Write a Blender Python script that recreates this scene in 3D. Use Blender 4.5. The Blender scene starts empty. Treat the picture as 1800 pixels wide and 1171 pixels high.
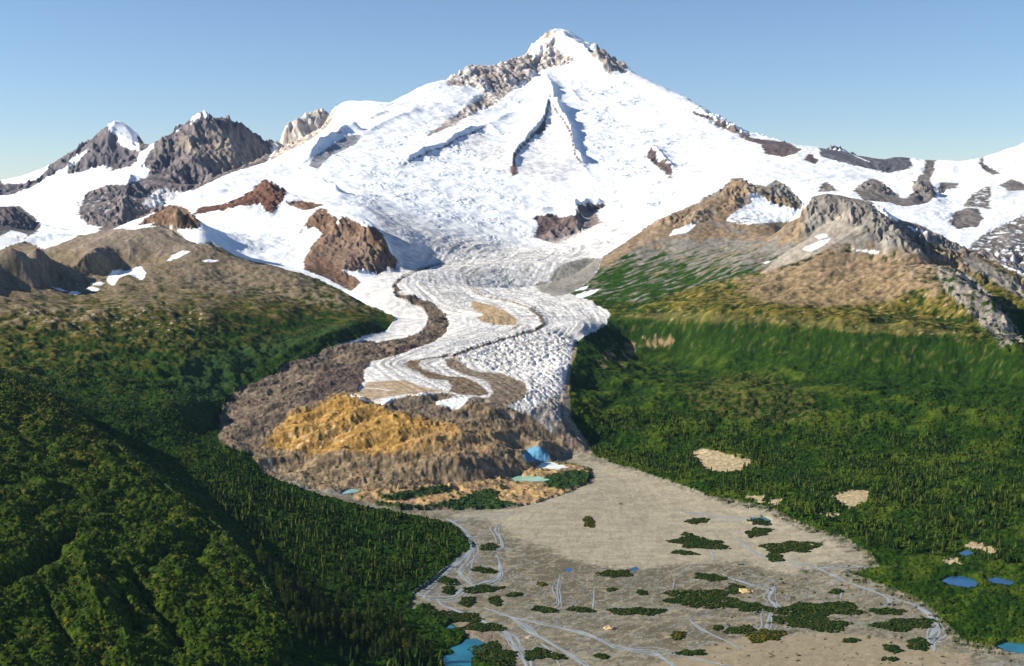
import bpy, math, random, time
import numpy as np
T0 = time.time()
HAZE = 0.6e-5         # per metre
RES = 1.0            # 1.0 = final terrain density
sc = bpy.context.scene
COL = sc.collection

# ------------------------------------------------------------------ camera
CAM_Z = 700.0
FPX, CX, CY = 2173.0, 900.0, 585.5        # photograph: 1800 x 1171
PITCH = math.radians(-6.69)
cam_d = bpy.data.cameras.new("camera")
cam = bpy.data.objects.new("camera", cam_d)
COL.objects.link(cam)
cam.location = (0, 0, CAM_Z)
cam.rotation_euler = (math.radians(90) + PITCH, 0, 0)
cam_d.sensor_fit = 'HORIZONTAL'
cam_d.sensor_width = 36.0
cam_d.lens = 36.0 * FPX / 1800.0
cam_d.clip_start = 1.0
cam_d.clip_end = 200000.0
sc.camera = cam

# ------------------------------------------------------------------ light
SUN_EL = math.radians(29.0)
SUN_AZ = math.radians(-93.0)              # compass-like: 0 = view direction (+Y), negative = to the left
world = bpy.data.worlds.new("World")
sc.world = world
world.use_nodes = True
wn = world.node_tree
bg = wn.nodes["Background"]
sky = wn.nodes.new("ShaderNodeTexSky")
sky.sky_type = 'NISHITA'
sky.sun_disc = False
sky.sun_elevation = SUN_EL
sky.sun_rotation = SUN_AZ
sky.altitude = 2500.0
sky.air_density = 1.0
sky.dust_density = 0.35
sky.ozone_density = 3.5
wn.links.new(sky.outputs[0], bg.inputs[0])
bg.inputs[1].default_value = 0.072
sun_d = bpy.data.lights.new("sun", 'SUN')
sun_d.energy = 5.0
sun_d.angle = math.radians(0.5)
sun_d.color = (1.0, 0.89, 0.72)
sun = bpy.data.objects.new("sun", sun_d)
COL.objects.link(sun)
from mathutils import Vector
sdir = Vector((math.cos(SUN_EL) * math.sin(SUN_AZ), math.cos(SUN_EL) * math.cos(SUN_AZ), math.sin(SUN_EL)))
sun.rotation_euler = sdir.to_track_quat('Z', 'Y').to_euler()
sc.view_settings.view_transform = 'Standard'
sc.view_settings.look = 'None'
sc.view_settings.exposure = 0.85
sc.view_settings.gamma = 1.0
sc.cycles.volume_bounces = 0
sc.cycles.max_bounces = 4
sc.cycles.diffuse_bounces = 2
sc.cycles.glossy_bounces = 2

rng = np.random.default_rng(7)
random.seed(7)
f32 = np.float32

# ------------------------------------------------------------------ survey helpers
CT, ST = math.cos(PITCH), math.sin(PITCH)
def ray(px, py):
    """slope coordinates (X/Y, dz/Y) of a sight line"""
    u = (np.asarray(px, float) - CX) / FPX
    v = (CY - np.asarray(py, float)) / FPX
    dy = CT - v * ST
    dz = ST + v * CT
    return u / dy, dz / dy
def pt(px, py, Y):
    s, e = ray(px, py)
    return float(s), math.log(Y), CAM_Z + Y * float(e)
def ptz(px, py, z):
    s, e = ray(px, py)
    Y = (z - CAM_Z) / float(e)
    return float(s), math.log(Y), float(z)

# ------------------------------------------------------------------ noise
_perm = rng.permutation(4096).astype(np.int32)
_perm = np.concatenate([_perm, _perm])
_gr = rng.random(4096).astype(f32) * 2 * np.pi
_gx, _gy = np.cos(_gr).astype(f32), np.sin(_gr).astype(f32)
_r1, _r2 = rng.random(4096).astype(f32), rng.random(4096).astype(f32)
def _h(ix, iy, seed=0):
    return _perm[(_perm[(ix + seed * 17) & 4095] + iy) & 4095]
def perlin(x, y, seed=0):
    x = np.asarray(x, np.float64); y = np.asarray(y, np.float64)
    fx, fy = np.floor(x), np.floor(y)
    ix, iy = fx.astype(np.int32), fy.astype(np.int32)
    x = (x - fx).astype(f32); y = (y - fy).astype(f32)
    u = x * x * x * (x * (x * 6 - 15) + 10); v = y * y * y * (y * (y * 6 - 15) + 10)
    def g(a, b, dx, dy):
        h = _h(a, b, seed)
        return _gx[h] * dx + _gy[h] * dy
    n0 = g(ix, iy, x, y); n1 = g(ix + 1, iy, x - 1, y)
    n2 = g(ix, iy + 1, x, y - 1); n3 = g(ix + 1, iy + 1, x - 1, y - 1)
    a = n0 + u * (n1 - n0); b = n2 + u * (n3 - n2)
    return (a + v * (b - a)) * 1.5
def fbm(x, y, octv=4, seed=0, gain=0.5, lac=2.03):
    t = 0; a = 1.0; f = 1.0; n = 0
    for o in range(octv):
        t = t + a * perlin(x * f + 31.7 * o, y * f - 17.3 * o, seed + o)
        n += a; a *= gain; f *= lac
    return t / n
def ridged(x, y, octv=4, seed=0, gain=0.5, lac=2.03):
    t = 0; a = 1.0; f = 1.0; n = 0
    for o in range(octv):
        t = t + a * (1 - 2.0 * np.abs(perlin(x * f + 31.7 * o, y * f - 17.3 * o, seed + o)))
        n += a; a *= gain; f *= lac
    return t / n
def worley(x, y, seed=0, jit=0.9):
    """F1 squared distance, id"""
    x = np.asarray(x, np.float64); y = np.asarray(y, np.float64)
    fx, fy = np.floor(x), np.floor(y)
    ix, iy = fx.astype(np.int32), fy.astype(np.int32)
    x = (x - fx).astype(f32); y = (y - fy).astype(f32)
    best = np.full(x.shape, 9.0, f32); bid = np.zeros(x.shape, np.int32)
    for a in (-1, 0, 1):
        for b in (-1, 0, 1):
            h = _h(ix + a, iy + b, seed)
            dx = x - (a + 0.5 + (_r1[h] - .5) * jit); dy = y - (b + 0.5 + (_r2[h] - .5) * jit)
            d = dx * dx + dy * dy
            m = d < best
            best = np.where(m, d, best); bid = np.where(m, h, bid)
    return best, bid
def gully(x, y, gx, gy, f0, octv=4, branch=1.5, gain=0.5, seed=3):
    """erosion rills that run down the local slope (gx, gy = true slope vector)"""
    h = np.zeros(x.shape, f32); a = 1.0; f = f0; n = 0
    dx = np.zeros(x.shape, f32); dy = np.zeros(x.shape, f32)
    for o in range(octv):
        tx, ty = gx + dx * branch, gy + dy * branch
        m = np.sqrt(tx * tx + ty * ty) + 1e-5
        k = np.minimum(1, m / 0.12) / m
        nx, ny = -ty * k, tx * k                    # across the slope
        X = x * f; Y = y * f
        fx, fy = np.floor(X), np.floor(Y)
        ix, iy = fx.astype(np.int32), fy.astype(np.int32)
        X = (X - fx).astype(f32); Y = (Y - fy).astype(f32)
        ht = np.zeros(x.shape, f32); ex = np.zeros(x.shape, f32); ey = np.zeros(x.shape, f32); ws = np.zeros(x.shape, f32)
        for i in (-1, 0, 1):
            for j in (-1, 0, 1):
                q = _h(ix + i, iy + j, seed + o)
                vx = X - (i + _r1[q]); vy = Y - (j + _r2[q])
                w = np.exp(-(vx * vx + vy * vy) * 2.2)
                ph = (vx * nx + vy * ny) * 6.2832
                sh = np.sin(ph * .5); ht += (1 - 2 * np.abs(sh)) * w
                sn = -np.sign(sh) * np.cos(ph * .5) * w * 1.2
                ex += sn * nx; ey += sn * ny; ws += w
        ht /= ws; ex /= ws; ey /= ws
        h += a * ht; dx += ex * a * .5; dy += ey * a * .5
        n += a; a *= gain; f *= 1.95
    return h / n
def sstep(a, b, x):
    t = np.clip((x - a) / (b - a), 0, 1)
    return t * t * (3 - 2 * t)

# ------------------------------------------------------------------ terrain control points (sight lines + distances)
CP = []
def curve(pts, back=None, step=28):
    """pts: (px,py,Y) or (px,py,'z',height). Samples the line; back=(fraction, drop) adds the hidden far side."""
    q = []
    for p in pts:
        q.append(ptz(p[0], p[1], p[3]) if len(p) == 4 else pt(*p))
    for k in range(len(q)):
        seg = [q[k]]
        if k + 1 < len(q):
            a, b = q[k], q[k + 1]
            d = math.hypot(a[0] - b[0], a[1] - b[1]) * FPX
            m = max(1, int(d / step))
            seg = [tuple(a[i] + (b[i] - a[i]) * j / m for i in range(3)) for j in range(m)]
        for s, t, z in seg:
            CP.append((s, t, z))
            if back:
                CP.append((s, t + back[0], z - back[1]))
def F(px, py, z): return (px, py, 'z', z)

# volcano skyline and slopes
curve([(560,190,12700),(590,187,12500),(640,187,12300),(670,190,12300),(735,155,12900),(780,145,13200),(800,131,13500),(825,119,13800),(850,124,13900),(870,115,14100),(900,105,14400),(930,85,14600),(940,67,14850),(968,56,15000),(1000,58,15000),(1020,68,14900),(1045,84,14700),(1080,100,14400),(1105,121,14100),(1130,139,13800),(1170,159,13400),(1215,181,12900),(1250,201,12500),(1290,226,12000),(1320,241,11700),(1342,244,11500),(1400,258,11000),(1440,272,10800),(1500,289,10800),(1550,304,10500),(1580,306,10200),(1607,286,9900),(1640,283,9800),(1692,284,9800),(1720,280,9800),(1743,272,9800),(1768,263,9900),(1784,260,9900),(1800,248,10000),(1900,215,10300),(2000,225,10300)], back=(.07, 500), step=22)
curve([(720,457,6350),(800,450,6650),(880,441,7000),(940,430,7300),(1020,412,7400),(1080,400,7300),(1150,388,7400)])
curve([(620,352,7300),(700,392,7050),(760,392,7300),(850,385,7700),(940,378,7900),(1060,365,8100),(1150,350,8200),(1230,332,8300),(1290,305,8600)])
curve([(560,322,8200),(650,300,8800),(750,292,9200),(850,290,9400),(950,288,9500),(1050,290,9600),(1150,290,9600),(1250,290,9400),(1350,292,9200),(1450,305,8900),(1550,318,8900),(1650,310,9000),(1750,300,9200),(1850,290,9300)])
curve([(620,238,10300),(700,215,10900),(800,208,11400),(900,205,11900),(965,180,12500),(1050,208,12000),(1150,215,11700),(1250,228,11300),(1300,245,11000)])
curve([(830,160,12700),(900,150,13200),(965,132,13800),(1040,145,13500),(1120,165,12900),(1180,183,12500)])
curve([(965,95,14400),(1010,100,14300)])
# left shoulder of the volcano down to the left
curve([(590,190,12400),(560,232,11400),(500,266,10500),(450,290,9700),(400,304,9100),(350,325,8500),(300,355,8000),(240,386,7600)], back=(.04, 90))
curve([(330,372,7300),(400,345,7900),(470,305,8600),(550,280,9200)])
# pale cliff on the shoulder
curve([(480,250,12300),(492,238,12350),(497,226,12400),(520,206,12500),(545,192,12600),(560,188,12700)], back=(.05,400))
curve([(465,288,10700),(500,270,11000),(540,252,11400),(575,215,12000)])
# left twin peaks
curve([(-60,332,12200),(0,328,12200),(62,319,12200),(90,298,12100),(120,279,12000),(155,251,12000),(185,232,12000),(205,214,12000),(222,222,12000),(240,245,12000),(262,264,11900)], back=(.06,500), step=20)
curve([(0,350,11000),(60,330,11200),(120,308,11200),(180,299,11200),(240,285,11100)])
curve([(262,264,11600),(290,243,11000),(310,234,10800),(330,218,10700),(348,210,10600),(362,202,10600),(385,213,10700),(403,207,10700),(425,221,10800),(450,232,10900),(463,247,11100),(480,249,11600)], back=(.06,450), step=20)
curve([(272,300,9900),(300,290,9900),(340,280,9800),(380,275,9900),(430,278,10100)])
curve([(256,315,9300),(300,320,9100),(340,328,8900),(375,315,9100)])
curve([(154,335,8900),(192,325,9000),(225,323,9100),(256,315,9300)])
curve([(140,378,8100),(160,395,8000),(200,392,7950),(240,378,8100),(290,352,8400)])
curve([(0,345,10400),(80,335,10300),(130,325,10200)])
curve([(60,360,9000),(110,350,9100),(100,385,8100),(40,352,9300)])
curve([(60,430,6900),(110,418,7000),(160,405,7300),(60,405,7500)])
curve([(-60,372,7600),(0,363,7700),(35,362,7700),(60,383,7600),(75,395,7500)], back=(.04,120))
curve([(0,420,6900),(40,425,6850),(100,412,7050)])
# snow basins behind the bench ridge
curve([(300,415,6600),(360,400,6700),(420,400,6700),(480,400,6600),(520,420,6400)])
curve([(330,440,6000),(400,450,5900),(470,462,5900),(520,470,5850)])
curve([(150,420,6600),(200,400,6700)])
# brown rock rib, snow crest, knob
curve([(337,376,7000),(385,362,7100),(420,351,7200),(445,336,7350),(468,316,7500),(485,325,7450),(505,338,7350)], back=(.02,25))
curve([(340,385,6950),(400,375,6950),(440,372,6950),(480,382,6900),(510,362,7100)])
curve([(530,322,7700),(560,323,7700),(590,332,7600)], back=(.02,30))
curve([(540,388,6550),(563,366,6700),(588,372,6700),(612,375,6650),(640,384,6550),(662,398,6450),(675,415,6300),(688,443,6150),(700,460,6050)], back=(.012,18), step=16)
curve([(535,474,5750),(576,490,5650),(617,510,5500),(640,492,5700),(670,478,5900),(709,470,6080)], step=18)
curve([(600,420,6250),(630,430,6150),(640,470,5850)])
curve([(640,365,7000),(690,400,6750),(720,430,6500)])
# small brown cone
curve([(225,396,5900),(256,383,5900),(277,372,5900),(295,363,5900),(320,363,5880),(333,375,5850),(356,398,5800)], back=(.03,60), step=14)
curve([(238,400,5650),(300,401,5600),(345,404,5600)])

# left bench ridge
curve([(60,440,5650),(100,428,5600),(140,416,5600),(200,405,5500),(250,401,5500),(290,397,5400),(310,407,5300),(330,424,5200),(358,431,5100),(370,427,5080),(385,436,5050),(410,450,5000),(450,462,4950),(500,475,4900),(560,492,4800),(600,512,4700),(632,532,4600),(670,546,4480),(692,560,4380)], back=(.05,90), step=20)
curve([(-80,430,4600),(0,436,4450),(25,431,4420),(46,426,4430),(62,434,4480),(77,441,4540),(102,460,4640),(125,470,4700)], back=(.03,50), step=14)
curve([(-12,440,4440),(-30,462,4280),(-55,485,4100)], step=12)  # unseen spine, set out of view and raised to shade the hollow
curve([(15,500,4280),(55,512,4250),(0,520,4100)], step=14)
curve([(35,478,4440),(70,486,4480),(100,492,4520),(70,500,4420),(120,506,4480),(170,504,4480)], step=16)
curve([(128,457,4700),(150,441,4790),(175,438,4890),(205,436,5010),(240,426,5080),(290,407,5200)], step=14)
curve([(150,486,4600),(180,480,4750),(207,473,4890)], step=12)
curve([(190,500,4480),(225,486,4600),(255,470,4780)], step=14)
curve([(300,468,4780),(350,470,4750),(450,500,4600),(550,530,4450)])
curve([(-100,540,3850),(0,540,3850),(100,550,3850),(200,545,3950),(300,540,4000),(400,545,4100),(500,550,4200),(600,560,4300)])
curve([(-100,630,3400),(0,620,3400),(100,630,3400),(200,640,3400),(300,640,3450),(400,635,3600),(480,605,3900),(560,580,4100)])
curve([(652,566,4220),(600,580,4070),(560,593,3950),(520,612,3840),(490,628,3740),(440,655,3560),(402,690,3360),(375,730,3120),(368,775,2920)], step=18)
curve([(100,685,3050),(200,705,3000),(300,715,3000),(350,705,3080)])
curve([(200,760,2720),(300,775,2780),(370,785,2850)])
# foreground hill on the left: a long ramp that leans gently to the right
def PLN(px, py, a=.25):
    s_, e_ = ray(px, py); return (px, py, 711.75 / float(-e_ - a * s_))
curve([PLN(*p) for p in [(-150,620),(0,655),(50,678),(100,705),(160,748),(230,800),(300,860),(360,905),(400,940),(450,1000),(485,1060),(508,1110)]], step=22)
curve([PLN(*p) for p in [(-300,640),(-250,800),(-200,1000),(-200,1200)]])
curve([PLN(*p) for p in [(0,760),(100,780),(170,830)]]); curve([PLN(*p) for p in [(0,860),(120,865),(230,880),(310,935)]])
curve([PLN(*p) for p in [(0,980),(120,985),(240,1000),(330,1015),(410,1045)]]); curve([PLN(*p) for p in [(0,1100),(150,1100),(300,1110),(420,1120),(500,1171)]])
curve([PLN(*p) for p in [(0,1250),(200,1250),(400,1250)]]); curve([PLN(*p) for p in [(-200,1500),(0,1500),(200,1500)]])
curve([F(450,1500,60),F(560,1400,25)])
curve([F(180,790,120),F(260,800,115),F(330,830,100),F(400,880,80),F(450,940,62),F(500,1000,52),F(540,1060,45),F(560,1120,40),F(540,1180,42)])
# valley floor, left forest and plain
curve([F(380,790,98),F(430,820,78),F(470,850,60),F(560,880,42),F(640,905,28),F(760,915,18),F(830,950,12)])
curve([F(420,850,85),F(500,900,60),F(580,950,42),F(650,1000,22),F(700,1060,12),F(720,1120,8),F(720,1171,6)])
curve([F(600,1010,34),F(620,1080,25),F(630,1171,18)])
curve([F(900,920,13),F(1000,880,18),F(1050,830,26),F(1150,850,24),F(1250,890,18),F(1350,930,14),F(1450,980,11)])
curve([F(850,1000,8),F(1000,1000,6),F(1200,1000,5),F(1400,1030,5)])
curve([F(800,1100,3),F(1000,1100,1),F(1200,1100,1),F(1400,1100,1),F(1600,1100,2),F(1800,1100,3)])
curve([F(700,1300,0),F(900,1300,-2),F(1200,1300,-2),F(1500,1300,-2),F(1800,1300,-1),F(2200,1300,8)])
curve([F(700,1700,0),F(1000,1700,-2),F(1400,1700,-2),F(1900,1700,0)])
# right side floor, toe, hillside
curve([(1015,768,3170),(1050,792,3085),(1150,803,3030),(1300,806,2950),(1500,795,2980),(1700,802,2920),(1800,795,2950),(2000,790,2980)])
curve([F(1100,822,32),F(1200,850,29),F(1300,870,30),F(1500,880,36),F(1700,870,42),F(1900,870,50)])
curve([F(1500,950,20),F(1700,950,22),F(1900,950,28),F(1600,1030,10),F(1800,1030,12),F(2000,1030,20)])
curve([(1012,690,3550),(1100,692,3480),(1250,692,3420),(1400,692,3380),(1550,684,3380),(1700,690,3280),(1800,705,3150),(2000,690,3150)])
curve([(1020,606,4100),(1100,606,4320),(1200,611,4190),(1300,614,4000),(1400,620,3890),(1500,630,3750),(1600,636,3670),(1700,648,3580),(1800,672,3370)])
curve([(1070,562,4450),(1100,560,4420),(1180,567,4280),(1300,570,4080),(1400,573,3970),(1500,588,3820),(1600,590,3740),(1700,596,3660),(1800,640,3430),(2000,640,3400)])
curve([(1110,545,4650),(1200,530,4600),(1350,528,4450),(1500,538,4330),(1600,545,4230),(1680,560,4050)])
curve([(1250,490,4900),(1320,485,4850),(1380,470,4850),(1420,454,4880),(1455,439,4900),(1500,452,4860),(1560,458,4800),(1620,470,4650)])
curve([(1640,462,4750),(1680,480,4600),(1720,510,4400),(1760,550,4150),(1800,598,3850),(1850,640,3600)], back=(.035,60), step=18)
curve([(1640,510,4300),(1700,560,4000),(1740,600,3800)])
curve([(1800,520,4700),(1850,540,4500),(1760,500,4750),(1700,460,5000),(1660,445,5000)])
# right ridge crests
curve([(1385,408,5600),(1402,388,5550),(1412,368,5480),(1428,348,5400),(1455,342,5400),(1480,342,5400),(1500,350,5350),(1530,357,5300),(1545,362,5280),(1565,385,5320),(1620,398,5320),(1660,420,5300),(1700,440,5300),(1740,460,5250),(1800,486,5200),(1900,520,5000)], back=(.05,150), step=16)
curve([(1530,362,5230),(1550,385,5080),(1580,412,4950),(1622,442,4800)], step=14)
curve([(1430,410,5150),(1470,400,5150),(1400,440,5000),(1500,410,5080)], step=18)
curve([(1600,420,5100),(1680,455,5050)], step=18)
curve([(985,492,5480),(1010,482,5560),(1040,461,5700),(1080,436,5850),(1125,410,6000),(1160,386,6150),(1200,370,6250),(1235,354,6350),(1270,332,6450),(1288,317,6500),(1296,314,6500),(1318,324,6500),(1335,332,6480),(1352,328,6550),(1365,319,6600),(1385,330,6500),(1402,350,6350),(1415,364,6200)], back=(.05,140), step=14)
curve([(1150,450,5550),(1220,430,5600),(1270,392,5900),(1330,392,5900),(1385,390,5900),(1250,430,5600),(1350,425,5450)])
curve([(1100,500,5150),(1200,490,5050),(1300,460,5050),(1360,450,5050)])
curve([(1060,532,4820),(1110,525,4800)])
curve([(1300,350,6250),(1340,365,6200),(1400,370,6150)], step=16)
# far right
curve([(1436,335,7500),(1455,320,7550),(1471,333,7500)], back=(.02,40), step=10)
curve([(1500,336,7600),(1520,322,7700),(1534,313,7750),(1556,326,7650),(1579,344,7500)], back=(.02,50), step=10)
curve([(1579,345,7400),(1604,338,7500),(1613,312,7900),(1630,330,7700),(1650,345,7500)], back=(.015,25), step=12)
curve([(1500,362,6900),(1560,368,6900),(1620,372,6900),(1680,405,6600),(1740,420,6400),(1800,440,6200)])
curve([(1670,360,7300),(1740,330,7900),(1800,330,8000),(1740,372,7100),(1800,375,7000)])
# far ridge behind
curve([(1380,290,15500),(1420,275,15000),(1441,267,14500),(1462,253,14500),(1496,266,14500),(1530,284,14500),(1548,287,14500),(1566,276,14500),(1607,279,14500),(1650,286,14500),(1750,300,15000)], back=(.05,400), step=22)
# distant ground
for s in np.linspace(-1.5, 1.5, 16):
    for t in (math.log(19000), math.log(26000), math.log(60000)):
        CP.append((s, t, 300.0 if t < 10.3 else 100.0))
for s, sg in ((-1.2, -1), (1.2, 1)):
    for Y, z in ((900, 300 if sg < 0 else 20), (1500, 420 if sg < 0 else 60), (2500, 450 if sg < 0 else 200), (4000, 500), (6000, 700), (9000, 900), (13000, 800)):
        CP.append((s, math.log(Y), float(z)))

# glacier
curve([F(462,832,58),F(500,850,52),F(560,863,44),F(620,869,38),(F(700,862,36)),F(780,852,34),F(860,842,34),F(930,826,34),F(1000,795,38)])
curve([F(440,797,82),F(500,805,74),F(600,815,70),F(700,825,64),F(800,812,72),F(870,800,72)])
curve([F(400,790,92),F(420,750,115),F(500,760,108),F(600,765,104),F(700,772,102),F(800,755,110),F(900,750,100),F(960,750,92)])
curve([F(450,710,140),F(560,710,148),F(700,712,146),F(850,712,143),F(950,705,138)])
curve([F(550,660,172),F(700,655,176),F(850,652,174),F(960,650,168)])
curve([F(640,605,205),F(780,602,210),F(900,600,208),F(985,605,202)])
curve([F(700,562,235),F(850,556,236),F(1000,556,232),F(1055,566,222)])
curve([F(690,520,262),F(800,512,272),F(900,510,270),F(980,522,262)])
curve([F(925,785,72),F(945,781,72),F(962,786,68)], step=10)
curve([F(922,806,36),F(940,812,33),F(965,810,34)], step=10)
curve([F(655,492,292),F(760,474,305),F(880,464,315),F(980,462,320),F(1040,458,322)])
curve([F(690,570,225),F(640,592,206),F(560,622,186),F(510,642,176),F(470,663,162),F(410,693,138),F(387,730,116),F(385,775,100)], step=20)
curve([F(1065,572,218),F(1012,602,196),F(1002,645,172),F(988,690,142),F(987,735,106),F(1010,765,74),F(1035,790,46)], step=20)

# ------------------------------------------------------------------ base height on a coarse map (s = X/Y, t = ln Y)
cs = np.arange(-1.3, 1.3001, 0.0028); ct = np.arange(math.log(650), math.log(60001), 0.006)
A = np.array(CP)
# merge near-duplicate points
key = {}
for p in A:
    k = (round(p[0] / .003), round(p[1] / .003))
    key.setdefault(k, []).append(p)
A = np.array([np.mean(v, axis=0) for v in key.values()])
ZS = 100.0
def kern(d): return d
P = A[:, :2]; n = len(P)
D = np.sqrt(((P[:, None] - P[None]) ** 2).sum(-1) + 0.004 ** 2)
M = np.zeros((n + 3, n + 3)); M[:n, :n] = D - np.eye(n) * 0.0005
M[:n, n] = 1; M[:n, n + 1:] = P; M[n, :n] = 1; M[n + 1:, :n] = P.T
w = np.linalg.solve(M, np.concatenate([A[:, 2] / ZS, [0, 0, 0]]))
base = np.zeros((len(ct), len(cs)), f32)
P32 = P.astype(f32); w32 = w[:n].astype(f32)
cs32 = cs.astype(f32)
for i, t in enumerate(ct):
    dt2 = (P32[:, 1] - f32(t)) ** 2 + f32(0.004 ** 2)
    d = np.sqrt((cs32[:, None] - P32[None, :, 0]) ** 2 + dt2[None])
    base[i] = (d @ w32 + w[n] + w[n + 1] * cs32 + w[n + 2] * f32(t)) * ZS
print("base", n, base.shape, round(time.time() - T0, 1))

# ------------------------------------------------------------------ fine grid
def seq(a, b, st):
    return list(np.arange(a, b, st * RES))
S = np.array(seq(-1.0, -0.6, .01) + seq(-.6, -.45, .0025) + seq(-.45, .45, .00078) + seq(.45, .6, .0025) + seq(.6, 1.0, .01))
L = math.log
T = np.array(seq(L(700), L(1100), .006) + seq(L(1100), L(3200), .0019) + seq(L(3200), L(6800), .0015) + seq(L(6800), L(15600), .00115) + seq(L(15600), L(30000), .02))
NS, NT = len(S), len(T)
print("grid", NS, NT, NS * NT)
def upsampler(srcs, srct):
    fx = np.clip((S - srcs[0]) / (srcs[1] - srcs[0]), 0, len(srcs) - 1.001)
    fy = np.clip((T - srct[0]) / (srct[1] - srct[0]), 0, len(srct) - 1.001)
    ix, iy = fx.astype(int), fy.astype(int)
    ax, ay = (fx - ix).astype(f32), (fy - iy).astype(f32)[:, None]
    def up(a):
        r = a[iy] * (1 - ay) + a[iy + 1] * ay
        return r[:, ix] * (1 - ax) + r[:, ix + 1] * ax
    return up
up = upsampler(cs, ct)
ss, tt = np.meshgrid(S, T)
YY = np.exp(tt); XX = ss * YY
def smooth(a, k=1):
    for _ in range(k):
        a = a.copy()
        a[1:-1, 1:-1] = (a[1:-1, 1:-1] * 4 + (a[:-2, 1:-1] + a[2:, 1:-1] + a[1:-1, :-2] + a[1:-1, 2:]) * 2 + a[:-2, :-2] + a[2:, 2:] + a[:-2, 2:] + a[2:, :-2]) / 16
    return a
H = up(smooth(base, 1))

# ---- sight-line lookup: where does a photo position land on the ground
class Survey:
    def __init__(self, Hc, s, t):
        self.s, self.t = s, t
        e = (Hc - CAM_Z) / np.exp(t)[:, None]
        self.cm = np.maximum.accumulate(e, 0)
    def hit(self, px, py, snap=0.0):
        s, e = ray(px, py)
        s = np.atleast_1d(s); e = np.atleast_1d(e)
        j = np.clip(np.searchsorted(self.s, s), 0, len(self.s) - 1)
        out = np.empty((len(s), 2))
        for k in range(len(s)):
            c = self.cm[:, j[k]]
            i = np.searchsorted(c, e[k]) if e[k] + snap / FPX < c[-1] else len(self.t)
            if i >= len(self.t): ti = self.t[min(len(self.t) - 1, int(np.searchsorted(c, c[-1])))] + .025
            elif i == 0: ti = self.t[0]
            else:
                f = (e[k] - c[i - 1]) / max(1e-9, c[i] - c[i - 1]); ti = self.t[i - 1] + f * (self.t[i] - self.t[i - 1])
            out[k] = s[k], ti
        return out
def densify(pts, closed, step=5):
    out = []
    m = len(pts)
    for k in range(m if closed else m - 1):
        a, b = pts[k], pts[(k + 1) % m]
        q = max(1, int(math.hypot(a[0] - b[0], a[1] - b[1]) / step))
        out += [(a[0] + (b[0] - a[0]) * j / q, a[1] + (b[1] - a[1]) * j / q) for j in range(q)]
    if not closed: out.append(pts[-1])
    return np.array(out, float)
# mid-resolution map for signed distances
ms = np.arange(-.62, .62, .0016); mt = np.arange(L(700), L(16500), .0024)
upm = upsampler(ms, mt)
MS, MT = np.meshgrid(ms.astype(f32), mt.astype(f32))
cur = Survey(H, S, T)
SNAP = 9.0
def sdf(pts, closed=True, reach=24.0, cell=True):
    """signed distance in px units (positive inside), only valid within reach; returned on the mid map"""
    q = cur.hit(*densify(pts, closed).T, snap=SNAP if closed else 0.0)
    R = reach / FPX
    out = np.full(MS.shape, -reach, f32)
    i0 = max(0, int((q[:, 1].min() - R - mt[0]) / .0024)); i1 = min(len(mt), int((q[:, 1].max() + R - mt[0]) / .0024) + 2)
    j0 = max(0, int((q[:, 0].min() - R - ms[0]) / .0016)); j1 = min(len(ms), int((q[:, 0].max() + R - ms[0]) / .0016) + 2)
    if i1 <= i0 or j1 <= j0: return out
    x = MS[i0:i1, j0:j1].astype(np.float64); y = MT[i0:i1, j0:j1].astype(np.float64)
    d2 = np.full(x.shape, R * R)
    ins = np.zeros(x.shape, bool)
    m = len(q)
    xs, ys = ms[j0:j1], mt[i0:i1]
    for k in range(m if closed else m - 1):
        ax, ay = q[k]; bx, by = q[(k + 1) % m]
        if closed and (ay > by) != (by > ay) or ay != by:
            if closed:
                r0, r1 = np.searchsorted(ys, min(ay, by)), np.searchsorted(ys, max(ay, by))
                if r1 > r0:
                    yy = ys[r0:r1]
                    xc = ax + (yy - ay) * (bx - ax) / (by - ay)
                    ins[r0:r1] ^= xs[None] < xc[:, None]
        a0 = max(0, int((min(ax, bx) - R - xs[0]) / .0016)); a1 = min(len(xs), int((max(ax, bx) + R - xs[0]) / .0016) + 2)
        b0 = max(0, int((min(ay, by) - R - ys[0]) / .0024)); b1 = min(len(ys), int((max(ay, by) + R - ys[0]) / .0024) + 2)
        if a1 <= a0 or b1 <= b0: continue
        X = xs[None, a0:a1] - ax; Yv = ys[b0:b1, None] - ay
        dx, dy = bx - ax, by - ay
        u = np.clip((X * dx + Yv * dy) / (dx * dx + dy * dy + 1e-12), 0, 1)
        dd = (X - u * dx) ** 2 + (Yv - u * dy) ** 2
        sub = d2[b0:b1, a0:a1]
        np.minimum(sub, dd, out=sub)
    d = np.sqrt(d2) * FPX
    out[i0:i1, j0:j1] = np.where(ins, d, -d) if closed else -d
    return out
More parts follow.
